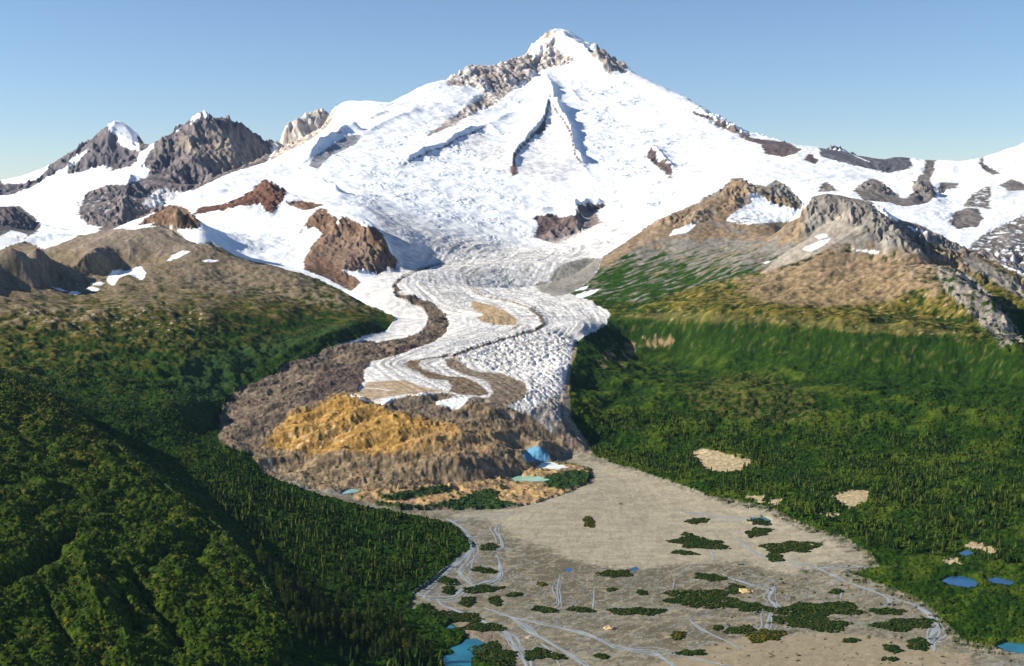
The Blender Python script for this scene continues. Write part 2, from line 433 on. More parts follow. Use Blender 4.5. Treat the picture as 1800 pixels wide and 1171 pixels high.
def crestline(pts, amp, wl, wr, reach=None):
    """raised rib along a sight-line polyline; wl/wr = falloff (px) on its left / right side, amp in parts of the distance"""
    reach = reach or 3.2 * max(wl, wr)
    q = cur.hit(*densify(pts, False, 6).T)
    R = reach / FPX
    i0 = max(0, int((q[:, 1].min() - R - mt[0]) / .0024)); i1 = min(len(mt), int((q[:, 1].max() + R - mt[0]) / .0024) + 2)
    j0 = max(0, int((q[:, 0].min() - R - ms[0]) / .0016)); j1 = min(len(ms), int((q[:, 0].max() + R - ms[0]) / .0016) + 2)
    xs, ys = ms[j0:j1][None], mt[i0:i1][:, None]
    best = np.full((i1 - i0, j1 - j0), R * R); side = np.ones(best.shape); along = np.zeros(best.shape)
    m = len(q)
    for k in range(m - 1):
        ax, ay = q[k]; bx, by = q[k + 1]
        X, Yv = xs - ax, ys - ay; dx, dy = bx - ax, by - ay
        u = np.clip((X * dx + Yv * dy) / (dx * dx + dy * dy + 1e-12), 0, 1)
        dd = (X - u * dx) ** 2 + (Yv - u * dy) ** 2
        mm = dd < best
        best = np.where(mm, dd, best); side = np.where(mm, np.sign(dx * Yv - dy * X), side)
        along = np.where(mm, (k + u) / (m - 1), along)
    d = np.sqrt(best) * FPX
    # "right" = larger s on average
    mid = q[m // 2]; dx, dy = q[-1] - q[0]
    sgn = 1.0 if (dx * 0 - dy * 1) > 0 else -1.0     # side value of a point displaced to +s
    w = np.where(side == sgn, wr, wl)
    taper = sstep(0, .12, along) * sstep(0, .12, 1 - along) * .75 + .25
    taper = np.where((along < .02) | (along > .98), .25, taper)
    h = np.exp(-d / w) * (1 - sstep(.6, 1, d / reach)) * taper
    out = np.zeros(MS.shape, f32); out[i0:i1, j0:j1] = h * amp * (1 + .2 * np.sin(along * 23 + q[0, 0] * 90) * np.cos(along * 11))
    return out

# ------------------------------------------------------------------ mapped outlines (positions read off as sight lines, then landed on the ground)
ICE = [(560,180),(700,462),(655,487),(630,500),(622,513),(650,530),(690,548),(694,562),(680,580),(640,592),(560,622),(510,642),(470,662),(410,692),(387,730),(384,772),(400,790),(442,798),(464,832),(500,850),(560,864),(620,870),(700,863),(780,853),(860,843),(905,838),(940,826),(1000,800),(1035,798),(1022,775),(993,742),(987,700),(1000,645),(1010,602),(1045,583),(1066,570),(1073,552),(1040,530),(1000,516),(955,510),(1000,470),(1060,446),(1120,408),(1160,384),(1150,300)]
DEBRIS_L = [(775,466),(740,475),(712,487),(698,500),(701,512),(722,522),(752,531),(777,545),(790,565),(785,583),(765,600),(720,616),(690,628),(655,635),(640,650),(640,668),(628,690),(600,702),(560,732),(500,765),(475,790),(455,800),(442,799),(395,792),(383,772),(385,730),(408,690),(468,660),(508,640),(558,620),(640,598),(668,601),(705,597),(738,584),(750,570),(754,556),(738,541),(712,530),(696,520),(690,505),(700,492),(735,475),(772,463)]
OCHRE = [(585,690),(612,693),(650,707),(700,726),(760,735),(800,748),(812,765),(785,785),(740,792),(700,797),(650,802),(600,797),(540,796),(500,788),(468,782),(478,760),(500,738),(520,722),(560,712),(575,702)]
DEBRIS_F = [(466,782),(500,788),(540,796),(600,797),(650,802),(700,797),(740,792),(785,785),(812,765),(800,748),(760,735),(700,726),(650,707),(672,714),(690,702),(709,698),(734,692),(760,690),(795,692),(765,707),(780,714),(800,718),(812,712),(828,702),(850,702),(884,714),(905,722),(940,738),(968,758),(992,780),(1012,792),(970,812),(905,840),(800,853),(700,863),(620,870),(560,864),(500,850),(462,834),(440,798)]
DARK_MOUND = [(686,715),(700,703),(734,694),(780,692),(800,694),(790,702),(765,706),(770,714),(800,722),(860,730),(820,738),(760,732),(710,722)]
BAND1 = [(713,640),(720,634),(738,632),(733,642),(746,650),(782,661),(815,663),(843,676),(862,690),(866,693),(900,700),(926,698),(925,685),(920,673),(884,658),(856,657),(820,649),(800,634),(790,636),(783,644),(787,648),(815,658),(854,668),(866,682),(864,692),(850,697),(802,691),(787,687),(795,678),(785,670),(751,664),(740,654),(723,648)]
BAND1B = [(782,632),(800,628),(820,646),(843,654),(884,656),(922,673),(927,686),(920,698),(900,710),(884,716),(850,712),(820,703),(832,697),(860,700),(866,690),(862,678),(852,668),(812,657),(786,645)]
BAND2 = [(708,640),(720,634),(740,632),(735,643),(750,651),(784,661),(817,663),(845,676),(860,692),(845,696),(812,694),(788,688),(795,678),(785,668),(752,666),(735,654),(722,650)]
TAN_UP = [(645,672),(709,668),(750,682),(786,688),(734,692),(683,697),(652,705),(640,697),(620,692),(634,686)]
TAN_C = [(828,528),(858,535),(890,547),(911,564),(905,572),(880,571),(850,567),(838,560),(850,552),(832,545)]
GREYBAY = [(970,482),(988,464),(1029,454),(1058,453),(1052,474),(1034,495),(1006,515),(978,521),(952,514),(938,502),(952,494),(968,498)]
KNOB = [(529,408),(540,385),(552,372),(563,365),(573,367),(588,379),(609,377),(624,385),(640,390),(660,400),(673,413),(686,443),(709,469),(690,474),(663,482),(637,479),(604,474),(620,486),(636,496),(617,512),(576,490),(535,474),(537,454),(545,436),(568,408),(547,400)]
KNOB_SNOW = [(555,442),(568,443),(588,456),(609,470),(594,466),(572,455),(563,449)]
RIB = [(337,378),(353,364),(385,360),(420,348),(440,336),(455,323),(468,315),(480,320),(499,332),(507,337),(500,345),(492,360),(480,376),(470,372),(455,358),(440,362),(420,362),(395,368),(360,374)]
RIB2 = [(505,355),(530,352),(570,360),(555,366),(535,370),(508,360)]
CONE = [(232,402),(256,383),(277,370),(295,361),(320,361),(335,374),(358,398),(338,404),(300,399),(266,398)]
GREYTONGUE = [(167,413),(179,395),(200,386),(225,370),(262,366),(292,358),(285,368),(250,382),(222,392),(200,402),(185,410)]
PEAK1 = [(-80,340),(-80,322),(0,326),(62,316),(100,288),(140,260),(165,236),(188,222),(190,228),(205,238),(213,253),(223,256),(240,262),(246,266),(242,282),(228,292),(200,300),(180,291),(165,295),(130,305),(116,304),(122,290),(90,308),(60,326),(20,342),(-20,345)]
PEAK1R = [(240,243),(250,250),(263,262),(246,265),(238,254)]
PEAK1S = [(121,281),(156,261),(146,274),(124,294)]
PEAK2 = [(264,266),(290,241),(315,229),(346,211),(361,200),(384,210),(405,205),(425,218),(450,228),(463,245),(486,250),(470,285),(430,296),(400,306),(379,316),(341,334),(307,339),(280,358),(256,372),(231,377),(200,390),(179,400),(154,392),(136,377),(143,357),(154,337),(192,325),(225,323),(256,313),(264,298),(246,290),(256,280)]
PEAK2C = [(318,240),(360,232),(410,232),(450,245),(470,262),(455,285),(400,298),(375,300),(350,270),(300,262)]
ICEB = [(262,340),(290,330),(310,345),(280,360),(262,368),(250,360)]
SPUR_L = [(-60,366),(0,363),(35,362),(60,382),(72,396),(64,408),(40,422),(0,436),(-60,440)]
CLIFF = [(470,286),(486,262),(492,240),(500,225),(520,204),(545,190),(565,185),(592,185),(587,208),(574,224),(555,240),(530,256),(500,268)]
VROCK = [(784,150),(804,129),(825,117),(850,118),(880,112),(914,92),(929,79),(937,64),(972,56),(976,80),(993,97),(1017,102),(1000,112),(978,116),(960,119),(935,140),(901,160),(866,186),(840,196),(790,224),(741,246),(790,208),(830,180),(852,165),(830,152),(800,152)]
VSNOWP = [(929,76),(957,72),(963,88),(938,104)]
VROCKR = [(1030,84),(1068,96),(1088,107),(1112,126),(1095,128),(1078,124),(1074,134),(1056,112)]
VDARK1 = [(1209,194),(1242,203),(1280,219),(1320,241),(1296,236),(1260,222),(1248,210),(1225,203)]
VDARK2 = [(1250,203),(1282,222),(1320,242),(1342,245),(1383,250),(1409,262),(1402,269),(1376,276),(1345,270),(1336,254),(1310,246)]
VDARK3 = [(1411,281),(1424,267),(1441,281),(1433,290)]
NUN1 = [(1137,276),(1144,257),(1151,265),(1154,276),(1170,279),(1184,297),(1181,316),(1163,299),(1148,287)]
NUN2 = [(935,382),(973,376),(1010,379),(1016,362),(1040,358),(1068,360),(1046,374),(1060,390),(1014,411),(978,429),(937,417),(946,396)]
SPURA = [(965,178),(960,204),(954,222),(938,238),(918,258),(904,275),(902,304)]
SPURB = [(972,184),(980,196),(991,212),(1004,235),(1011,273),(1029,294)]
STRIPA = [(543,292),(552,275),(573,262),(609,239),(636,237),(627,252),(600,266),(584,272),(558,297)]
STRIPB = [(708,291),(730,279),(763,264),(781,260),(809,241),(830,235),(853,223)]
STRIPC = [(592,237),(606,228),(612,223)]
STRIPD = [(645,211),(665,204),(680,198)]
STRIPE = [(679,187),(697,178),(715,167),(735,156)]
CIRQUE_A = [(1274,388),(1291,373),(1323,355),(1313,337),(1342,346),(1364,360),(1389,365),(1410,367),(1405,382),(1383,390),(1345,392),(1304,395)]
SNOW_SPOTS = [[(1430,415),(1452,411),(1455,417),(1440,421)],[(1408,438),(1440,424),(1464,417),(1450,430),(1427,442)],[(1556,370),(1575,369),(1592,378),(1570,380)],[(1588,395),(1612,402),(1645,410),(1610,408)],[(1001,514),(1018,507),(1034,502),(1030,508)],[(1004,522),(1030,512),(1057,507),(1040,518),(1014,527)],[(1183,405),(1232,388),(1209,408),(1176,415)],[(290,460),(308,446),(323,440),(336,442),(312,454)],[(354,459),(366,456),(386,458),(370,462)],[(187,492),(195,479),(210,474),(223,477),(246,467),(257,481),(251,493),(226,482),(210,488),(199,503)],[(87,504),(100,506),(121,512),(105,511)],[(116,515),(130,512),(143,514),(132,519)],[(149,508),(160,504),(176,509),(165,513)],[(157,498),(170,496),(186,497),(176,503)],[(215,402),(245,396),(272,392),(262,398),(235,404)],[(600,474),(637,480),(665,482),(640,492),(620,485)],[(1485,436),(1530,440),(1562,445),(1530,445)],[(1338,463),(1356,458),(1346,464)],[(1540,462),(1556,470),(1548,466)]]
RROCKS = [[(1436,336),(1444,322),(1455,318),(1471,334),(1452,338)],[(1499,335),(1517,321),(1534,312),(1556,325),(1581,346),(1590,350),(1604,338),(1606,322),(1615,309),(1622,306),(1626,286),(1646,286),(1643,303),(1634,318),(1648,343),(1632,357),(1588,364),(1560,356),(1520,352)],[(1654,320),(1686,323),(1662,336),(1651,347),(1648,335)],[(1677,373),(1700,366),(1718,366),(1728,382),(1718,398),(1683,403),(1668,390)],[(1692,363),(1711,338),(1737,327),(1744,337),(1738,350),(1744,370),(1720,364)],[(1700,440),(1724,414),(1756,397),(1800,378),(1900,370),(1900,520),(1800,480),(1750,460)],[(1724,280),(1749,270),(1756,275),(1790,255),(1803,246),(1803,256),(1768,268),(1745,278)],[(1721,284),(1740,292),(1761,305),(1743,307),(1725,295)],[(1757,326),(1778,315),(1805,325),(1805,334),(1774,336)]]
FARRIDGE = [(1438,268),(1462,253),(1498,266),(1540,286),(1566,275),(1606,278),(1598,296),(1560,305),(1500,290),(1445,276)]
OUTWASH = [(1000,792),(1038,800),(1072,812),(1130,830),(1190,850),(1250,872),(1320,886),(1366,896),(1396,915),(1440,932),(1485,945),(1530,975),(1545,995),(1500,1008),(1530,1022),(1570,1035),(1610,1052),(1645,1076),(1665,1100),(1695,1130),(1760,1142),(1850,1148),(2300,1160),(2300,1800),(900,1800),(880,1200),(905,1171),(900,1135),(868,1112),(838,1090),(800,1070),(770,1062),(735,1068),(718,1072),(730,1045),(762,1020),(795,992),(808,975),(836,964),(828,950),(810,930),(790,918),(750,905),(700,901),(640,892),(595,872),(540,862),(508,850),(480,832),(455,812),(440,797),(470,805),(500,840),(560,858),(620,868),(760,896),(900,892),(1000,866),(1035,850),(1042,826),(1015,815),(985,812)]
FAN = [(1000,800),(1050,812),(1150,838),(1260,880),(1350,900),(1400,925),(1470,955),(1520,985),(1440,990),(1390,1010),(1300,985),(1240,990),(1190,990),(1130,1000),(1050,995),(985,978),(960,962),(900,945),(880,925),(840,910),(800,915),(790,903),(900,893),(1000,866),(1040,845),(1030,820)]
WET = [[(880,935),(930,960),(1000,985),(1090,1000),(1180,998),(1260,992),(1340,1000),(1300,1030),(1200,1040),(1100,1060),(1000,1070),(920,1060),(860,1040),(830,1020),(850,990),(850,960)],[(1010,1075),(1100,1100),(1200,1100),(1300,1100),(1300,1130),(1200,1140),(1080,1110),(960,1090)],[(1280,1010),(1380,1020),(1440,1040),(1350,1060),(1290,1030)]]
HUMMOCK = [(620,876),(640,866),(700,862),(780,853),(850,845),(900,840),(930,828),(980,818),(1020,822),(1041,832),(1031,850),(1000,865),(950,882),(910,891),(830,896),(760,896),(690,896),(650,886)]
HUMMOCK_G = [[(665,872),(720,862),(780,853),(800,860),(760,870),(700,880),(672,878)],[(650,882),(690,884),(740,888),(750,896),(690,896)],[(740,890),(800,878),(850,860),(880,862),(870,878),(910,885),(880,895),(800,897)],[(950,842),(990,828),(1030,828),(1042,838),(1035,850),(1000,862),(965,858)]]
PONDS = [("milky turquoise pond at the left toe of the moraine", [(594,868),(606,860),(618,856),(632,860),(630,866),(612,868)], 'milk'),
 ("pale green meltwater pond below the brown debris", [(893,831),(915,831),(945,836),(970,845),(945,848),(903,844)], 'green'),
 ("icy white pool below the blue ice cave", [(938,815),(958,808),(980,815),(1002,823),(985,827),(955,822)], 'white'),
 ("larger deep blue pond in the green flats", [(1655,1020),(1664,1012),(1690,1009),(1714,1017),(1722,1029),(1704,1033),(1675,1030)], 'blue'),
 ("smaller oval blue pond right of the larger one", [(1732,1015),(1755,1013),(1784,1022),(1776,1029),(1746,1025)], 'blue'),
 ("small dark pool beside the pale sandy bank", [(1685,972),(1700,966),(1713,971),(1697,978)], 'blue'),
 ("turquoise pond cut by the right edge of the view", [(1750,1137),(1770,1129),(1815,1133),(1860,1140),(1815,1150),(1772,1146)], 'teal'),
 ("blue pond among trees at the bottom edge", [(788,1137),(808,1131),(818,1121),(836,1120),(856,1131),(846,1145),(828,1158),(832,1185),(790,1190),(774,1158),(780,1150),(800,1146)], 'teal'),
 ("tiny pool in the thicket above the bottom pond", [(784,1103),(793,1097),(799,1104),(790,1107)], 'teal'),
 ("dark teal pool at the head of the narrow channel", [(1318,909),(1345,906),(1358,914),(1340,921),(1325,918)], 'teal'),
 ("small blue pool on pale gravel", [(990,1001),(1000,998),(1008,1002),(998,1006)], 'blue'),
 ("small blue pool beside a thicket on the plain", [(1107,1000),(1118,996),(1124,1000),(1114,1004)], 'blue')]
STREAMS = [([(785,912),(805,922),(818,935),(826,945),(832,965),(812,985),(790,1000),(765,1025),(738,1040),(732,1047),(770,1050),(798,1049),(812,1036),(835,1028),(868,1020),(880,1010),(878,990),(872,975)],3.0),
 ([(834,965),(822,985),(806,1004),(820,1020),(834,1030)],2.6),([(768,1052),(774,1063),(805,1074),(838,1088),(862,1098),(890,1112),(902,1130),(918,1150),(926,1172),(935,1200)],4.2),
 ([(850,1068),(895,1084),(922,1098),(930,1111),(962,1127),(1000,1150),(1032,1172),(1060,1190)],3.6),([(900,1085),(940,1094),(985,1102),(1044,1118),(1059,1130),(1106,1141),(1155,1150),(1182,1168),(1190,1185)],3.0),
 ([(1297,948),(1308,956),(1320,967),(1336,977),(1362,988),(1419,994),(1443,1000),(1470,1014),(1497,1026),(1540,1041),(1566,1054),(1560,1064),(1545,1066)],2.4),
 ([(1590,1057),(1614,1066),(1636,1081),(1647,1102),(1633,1123),(1644,1145)],5.0),([(1540,1044),(1570,1050),(1592,1058)],2.6),([(1487,1027),(1478,1040),(1479,1054)],2.4),
 ([(1362,1030),(1348,1055),(1364,1063),(1352,1081),(1347,1105),(1325,1120)],3.2),([(1198,899),(1215,903),(1240,903),(1262,909),(1292,912),(1322,911)],2.2),
 ([(1245,962),(1254,975),(1252,984)],2.6),([(1440,1000),(1470,998),(1500,995),(1524,997)],2.2),([(1183,1010),(1184,1022),(1182,1034)],3.4),
 ([(1212,1090),(1230,1104),(1250,1115),(1280,1128),(1300,1140)],2.6),([(880,920),(868,932),(880,945),(882,962),(866,972)],2.2),([(826,945),(850,940),(868,930)],2.0),
 ([(790,918),(830,908),(880,905),(905,900)],2.4),([(960,1080),(985,1062),(978,1040),(985,1010)],1.8),([(1040,1075),(1044,1050),(1046,1030)],1.8),
 ([(1270,1010),(1300,1022),(1340,1032),(1362,1030)],2.2),([(1100,1141),(1160,1143),(1230,1160),(1300,1175)],1.8),([(950,1130),(975,1150),(985,1172)],3.0),([(874,1112),(905,1130)],3.2)]
LAND_R = [(1035,798),(1022,775),(993,742),(987,700),(1000,645),(1010,602),(1045,583),(1066,570),(1073,552),(1040,530),(1000,516),(1034,495),(1052,474),(1060,450),(1085,434),(1125,408),(1160,384),(1200,368),(1235,352),(1270,330),(1288,314),(1300,311),(1320,322),(1345,328),(1366,316),(1386,328),(1404,350),(1416,366),(1428,346),(1455,340),(1500,348),(1530,355),(1565,383),(1620,396),(1700,438),(1800,484),(2200,560),(2400,1800),(900,1800)]
LAND_L = [(-400,430),(0,438),(25,429),(46,424),(77,438),(102,430),(140,414),(200,403),(250,399),(290,395),(310,405),(330,422),(358,429),(370,425),(385,434),(410,448),(450,460),(500,473),(560,490),(600,510),(632,530),(670,544),(695,560),(680,580),(640,592),(560,622),(510,642),(470,662),(410,692),(387,730),(384,772),(400,790),(442,798),(464,812),(480,832),(508,850),(560,870),(600,880),(650,893),(700,901),(790,918),(836,960),(730,1045),(900,1180),(900,1800),(-600,1800)]
FORE = [(-600,560),(-150,615),(0,655),(50,678),(100,705),(160,748),(230,800),(300,860),(360,905),(400,940),(450,1000),(485,1060),(505,1100),(520,1171),(560,1800),(-900,1800)]
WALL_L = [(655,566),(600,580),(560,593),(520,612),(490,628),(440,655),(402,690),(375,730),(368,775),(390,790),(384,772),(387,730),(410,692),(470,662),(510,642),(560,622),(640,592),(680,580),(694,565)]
WALL_R = [(1010,602),(1045,583),(1070,562),(1100,560),(1180,567),(1300,570),(1400,573),(1500,588),(1600,590),(1700,596),(1800,640),(1800,680),(1600,640),(1400,625),(1300,618),(1100,612)]
SANDY = [("pale gravel scar in the forest slope", [(1215,794),(1238,789),(1282,799),(1326,812),(1302,826),(1270,831),(1238,826),(1228,810)]),("tan scar", [(1464,872),(1492,862),(1530,862),(1524,880),(1495,893),(1480,886)]),("",[(1312,872),(1330,869),(1343,880),(1335,886)]),("",[(1350,880),(1376,877),(1372,887),(1358,890)]),("",[(1693,958),(1712,952),(1750,967),(1745,976),(1715,966)]),("",[(1655,985),(1683,981),(1684,994),(1668,993)]),("",[(1430,905),(1475,904),(1462,911)]),("",[(716,1068),(740,1058),(752,1058),(738,1072)]),("",[(1283,1040),(1310,1038),(1300,1046)])]
TALUS_R = [(1008,598),(1001,645),(990,690),(987,722),(1000,752),(1022,778)]
MORAINE2 = [(820,486),(824,504),(848,520),(900,530),(932,541),(950,556),(956,570),(940,582),(900,592),(850,606),(800,624),(740,632)]
GREEN_R = [[(1040,520),(1080,486),(1106,464),(1150,455),(1180,470),(1160,500),(1110,525),(1060,545)],[(1120,530),(1160,470),(1200,455),(1220,480),(1180,520)],[(1640,462),(1700,480),(1760,540),(1800,600),(1760,620),(1700,560),(1660,510)]]

# ------------------------------------------------------------------ large relief
for pts, a, wl, wr in [(SPURA, .0048, 26, 6), (SPURB, .0070, 34, 8), ([(968,150),(974,180),(985,200)], .005, 16, 10), ([(978,60),(1000,84),(1035,104),(1078,134)], .0085, 34, 16),
                       ([(540,284),(568,258),(607,236),(638,232)], .008, 36, 12), (STRIPB, .005, 30, 7), (STRIPC, .002, 8, 4), (STRIPD, .002, 8, 4),
                       ([(1010,366),(1014,388),(1013,412)], .006, 22, 9), ([(935,378),(975,372),(1010,376),(1030,360),(1064,358)], .006, 10, 10),
                       ([(1144,257),(1165,280),(1184,300)], .004, 12, 7), ([(960,130),(968,170)], .003, 20, 14),
                       ([(1215,188),(1260,212),(1310,240)], .003, 12, 8), ([(640,240),(680,215),(740,190)], .002, 20, 10),
                       ([(530,320),(560,322),(598,340)], .005, 10, 9), ([(880,240),(860,220),(900,200)], .002, 12, 10),
                       ([(1004,160),(1020,180)], .002, 10, 8), ([(355,202),(345,230),(330,262)], .006, 20, 14), ([(405,207),(400,240),(410,270)], .005, 16, 12),
                       ([(290,244),(285,275),(262,312)], .006, 18, 14), ([(205,216),(190,250),(180,290)], .006, 18, 12), ([(230,310),(225,340),(215,385)], .006, 16, 12),
                       ([(300,320),(320,300),(345,280)], .004, 16, 12), ([(225,990),(245,1020),(265,1060),(300,1095),(322,1140)], -.014, 14, 16), ([(75,1030),(85,1060),(110,1100),(125,1130)], -.010, 12, 12), ([(135,925),(95,960),(50,1000),(-10,1025)], -.012, 16, 14), ([(300,955),(270,990),(250,1015)], -.006, 10, 10), ([(180,980),(215,1040),(240,1100),(290,1140)], -.006, 12, 12), ([(365,935),(350,965),(330,985)], -.008, 24, 18), ([(190,1060),(220,1120),(230,1171)], .006, 22, 22), ([(150,990),(160,1040),(180,1090)], .006, 22, 22), ([(150,255),(130,275),(118,300)], .004, 14, 10)]:
    if a: H += upm(crestline(pts, a, wl, wr)) * YY
cur = Survey(H, S, T)
print("relief", round(time.time() - T0, 1))

# land classes (signed distances on the mid map, sampled to the grid with ragged edges)
n40 = fbm(ss * FPX / 40, tt * FPX / 40, 3, 5); n12 = fbm(ss * FPX / 13, tt * FPX / 13, 3, 15)
n90 = fbm(ss * FPX / 90, tt * FPX / 90, 4, 121)
n5 = perlin(ss * FPX / 5, tt * FPX / 5, 25)
def M_(pts, feather=1.0, rag=3.0, grow=0.0, closed=True, reach=24.0, gul=0.0):
    d = upm(sdf(pts, closed, reach))
    return sstep(-feather, feather, d + grow + rag * n12 + rag * .35 * n5 + (gul * G if gul else 0)).astype(f32)
def MU(polys, **k):
    out = None
    for p in polys:
        m = M_(p, **k); out = m if out is None else np.maximum(out, m)
    return out
def STK(pts, width, feather=.8, rag=1.5):
    return M_(pts, feather=feather, rag=rag, grow=width / 2, closed=False)

mLR = M_(LAND_R, .7, 2); mLL = M_(LAND_L, .7, 2)
mFORE = M_(FORE, 2, 3)
mICE = M_(ICE, .8, 2) * (1 - mLR) * (1 - mLL)
near = sstep(L(8000), L(6500), tt)
mDL = M_(DEBRIS_L, 1.2, 4); mOC = M_(OCHRE, 6, 20); mDF = np.maximum(M_(DEBRIS_F, 1.2, 3), M_(OCHRE, 1, 3, grow=9))
mOUT = M_(OUTWASH, .8, 5)
mHUM = M_(HUMMOCK, 1.0, 3)
land = np.maximum(mLR, mLL)
mPl = sstep(0, 1, mOUT + sstep(60, 12, H) * (tt < L(3100)))
rockpolys = [KNOB, RIB, RIB2, CONE, GREYTONGUE, PEAK1, PEAK1R, PEAK2, SPUR_L, CLIFF, VROCK, VROCKR, VDARK1, VDARK2, VDARK3, NUN1, NUN2, FARRIDGE] + RROCKS
rocksoft = MU(rockpolys, feather=8, rag=3, reach=30)
print("masks", round(time.time() - T0, 1))

# ------------------------------------------------------------------ surface relief by class
gy, gx = np.gradient(H, T, S)
gx = gx / YY; gy = gy / YY
slope = np.sqrt(gx * gx + gy * gy)
lowveg = sstep(.5, .0, (tt - L(3300)) / .25)
G = np.zeros(H.shape, f32); G2 = np.zeros(H.shape, f32)
er = ((rocksoft > .02) | (land * (tt > L(2850)) > .02) | (mFORE > .02)) & (np.abs(ss) < .62)
G[er] = gully(ss[er], tt[er], gx[er], gy[er], FPX / 80, 5, 1.4, .45, 3)
print("gully", round(time.time() - T0, 1))
rockA = np.maximum(rocksoft * .0040, land * sstep(L(3900), L(4700), tt) * .0024)
rockA = np.maximum(rockA, land * sstep(L(2800), L(3300), tt) * .0006)
CRAGS = [[(1385,408),(1402,385),(1430,343),(1500,346),(1535,354),(1570,382),(1700,436),(1810,484),(1810,530),(1700,480),(1630,446),(1560,435),(1520,400),(1480,385),(1440,395),(1410,415)], [(1150,392),(1200,370),(1240,350),(1296,310),(1330,325),(1366,316),(1420,366),(1390,372),(1330,345),(1270,380),(1200,400)], [(1640,462),(1680,476),(1730,508),(1770,550),(1810,600),(1780,620),(1740,600),(1690,545),(1650,500)], [(1640,350),(1900,350),(1900,480),(1700,440)]]
crag = np.maximum(MU(CRAGS, feather=7, rag=6, reach=30), .25 * M_(WALL_R, 6, 4))
rockA = np.where(mLR > .5, rockA * (.30 + 1.5 * crag), rockA)
rockA = np.where(mFORE > .5, .0028, rockA)
rockA = rockA * sstep(.03, .45, slope) * (1 - mICE * (1 - rocksoft))
rdg = ridged(ss * FPX / 26, tt * FPX / 26, 5, 45, .6)
H += (G * rockA * YY).astype(f32)
flute = ridged(ss * FPX / 13 + n40 * 1.2 + tt * FPX / 60, tt * FPX / 150, 3, 47, .5) - .4
flute2 = ridged(ss * FPX / 46 + n40 * 1.4 - tt * FPX / 110, tt * FPX / 170, 3, 49, .5) * 1.5 - .75
H += ((flute * .8 + flute2) * YY * .0034 * np.maximum(rocksoft, crag) * sstep(.15, .5, slope)).astype(f32)
H += ((rdg - .3) * YY * .0007 * np.maximum(rocksoft, np.maximum(mLL * sstep(L(4300), L(5400), tt) * .15, crag * 1.3)) * sstep(.1, .5, slope)).astype(f32)
roll = sstep(L(2950), L(3200), tt) * sstep(L(5200), L(4600), tt) * land
H += ((n90 * .0045 + n40 * .0030 * (1 + mLL * (1.3 * sstep(L(4100), L(3800), tt) - .6))) * YY * roll).astype(f32)
H += (n12 * YY * .0010 * land * sstep(L(3900), L(4500), tt)).astype(f32)
# snow fields: gentle swells, contour-following crevasses, broken ice falls
snowm = np.clip(1 - land - rocksoft, 0, 1) * sstep(L(5200), L(6200), tt)
H += (n40 * YY * .0016 * snowm).astype(f32)
FALLS = [[(560,260),(700,230),(860,220),(900,320),(860,420),(740,450),(690,400),(600,320)],[(1010,150),(1100,140),(1160,220),(1220,300),(1180,360),(1080,380),(1060,300),(1020,220)],[(800,330),(900,330),(940,370),(930,420),(800,440),(760,400)],[(60,350),(150,338),(150,360),(130,380),(90,385),(50,370)],[(890,170),(960,150),(960,190),(900,200)],[(1240,170),(1300,240),(1280,250),(1200,190)],[(1050,400),(1200,350),(1180,380),(1080,430),(1000,440)]]
falls = MU(FALLS, feather=16, rag=14, reach=44)
cre = ridged(ss * FPX / 17 + n40 * 1.5, H / (YY * .0033) + n12 * 1.2, 3, 61, .6)
wv, _ = worley(ss * FPX / 4.2 + n12, tt * FPX / 4.2 + n12 * 1.3, 71)
wv2, _ = worley(ss * FPX / 9 + n12 * 1.4, tt * FPX / 9, 73)
patch = sstep(-.15, .35, fbm(ss * FPX / 60, tt * FPX / 60, 3, 81))
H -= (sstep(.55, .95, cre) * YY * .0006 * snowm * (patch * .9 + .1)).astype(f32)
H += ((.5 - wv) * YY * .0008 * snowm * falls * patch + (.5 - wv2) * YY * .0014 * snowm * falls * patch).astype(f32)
# glacier tongue
deb = np.clip(mDL + mOC + mDF, 0, 1)
debx = M_([(905,722),(950,728),(985,732),(985,700),(1000,690),(1014,700),(1008,745),(1042,790),(1000,798),(968,762)], 4, 6) * mICE
deb = np.maximum(deb, debx)
def flowfield(pts, reach=230.):
    q = cur.hit(*densify(pts, False, 8).T)
    i0, i1 = np.searchsorted(mt, q[:, 1].min() - .12), np.searchsorted(mt, q[:, 1].max() + .12)
    j0, j1 = np.searchsorted(ms, q[:, 0].min() - .15), np.searchsorted(ms, q[:, 0].max() + .15)
    xs, ys = ms[j0:j1][None], mt[i0:i1][:, None]
    best = np.full((i1 - i0, j1 - j0), 1e9); sd = np.zeros(best.shape); al = np.zeros(best.shape); acc = 0
    for k in range(len(q) - 1):
        ax, ay = q[k]; dx, dy = q[k + 1] - q[k]; l_ = math.hypot(dx, dy) + 1e-9
        X, Yv = xs - ax, ys - ay
        u = np.clip((X * dx + Yv * dy) / l_ ** 2, 0, 1); dd = (X - u * dx) ** 2 + (Yv - u * dy) ** 2
        m = dd < best; best = np.where(m, dd, best); sd = np.where(m, np.sign(dx * Yv - dy * X), sd); al = np.where(m, acc + u * l_, al); acc += l_
    a_, b_ = np.zeros(MS.shape, f32), np.zeros(MS.shape, f32)
    a_[i0:i1, j0:j1] = np.sqrt(best) * sd * FPX; b_[i0:i1, j0:j1] = al * FPX
    return upm(a_), upm(b_)
FU, FV = flowfield([(900,445),(850,470),(822,487),(826,505),(850,520),(900,531),(932,541),(952,557),(955,570),(938,583),(900,593),(850,607),(800,625),(760,640),(790,660),(850,690),(900,740)])
streak = fbm(FU / 9, FV / 120, 3, 601)
trans = ridged(FU / 15 + n12 * 1.6, FV / 9 + n12 * 2.2 + n40 * 2.5, 3, 611, .6)
gl = mICE * sstep(L(7600), L(6800), tt) * (1 - deb)
flow = perlin(ss * FPX / 60, tt * FPX / 60, 91)
ser = sstep(-.25, .25, n40 + .15)
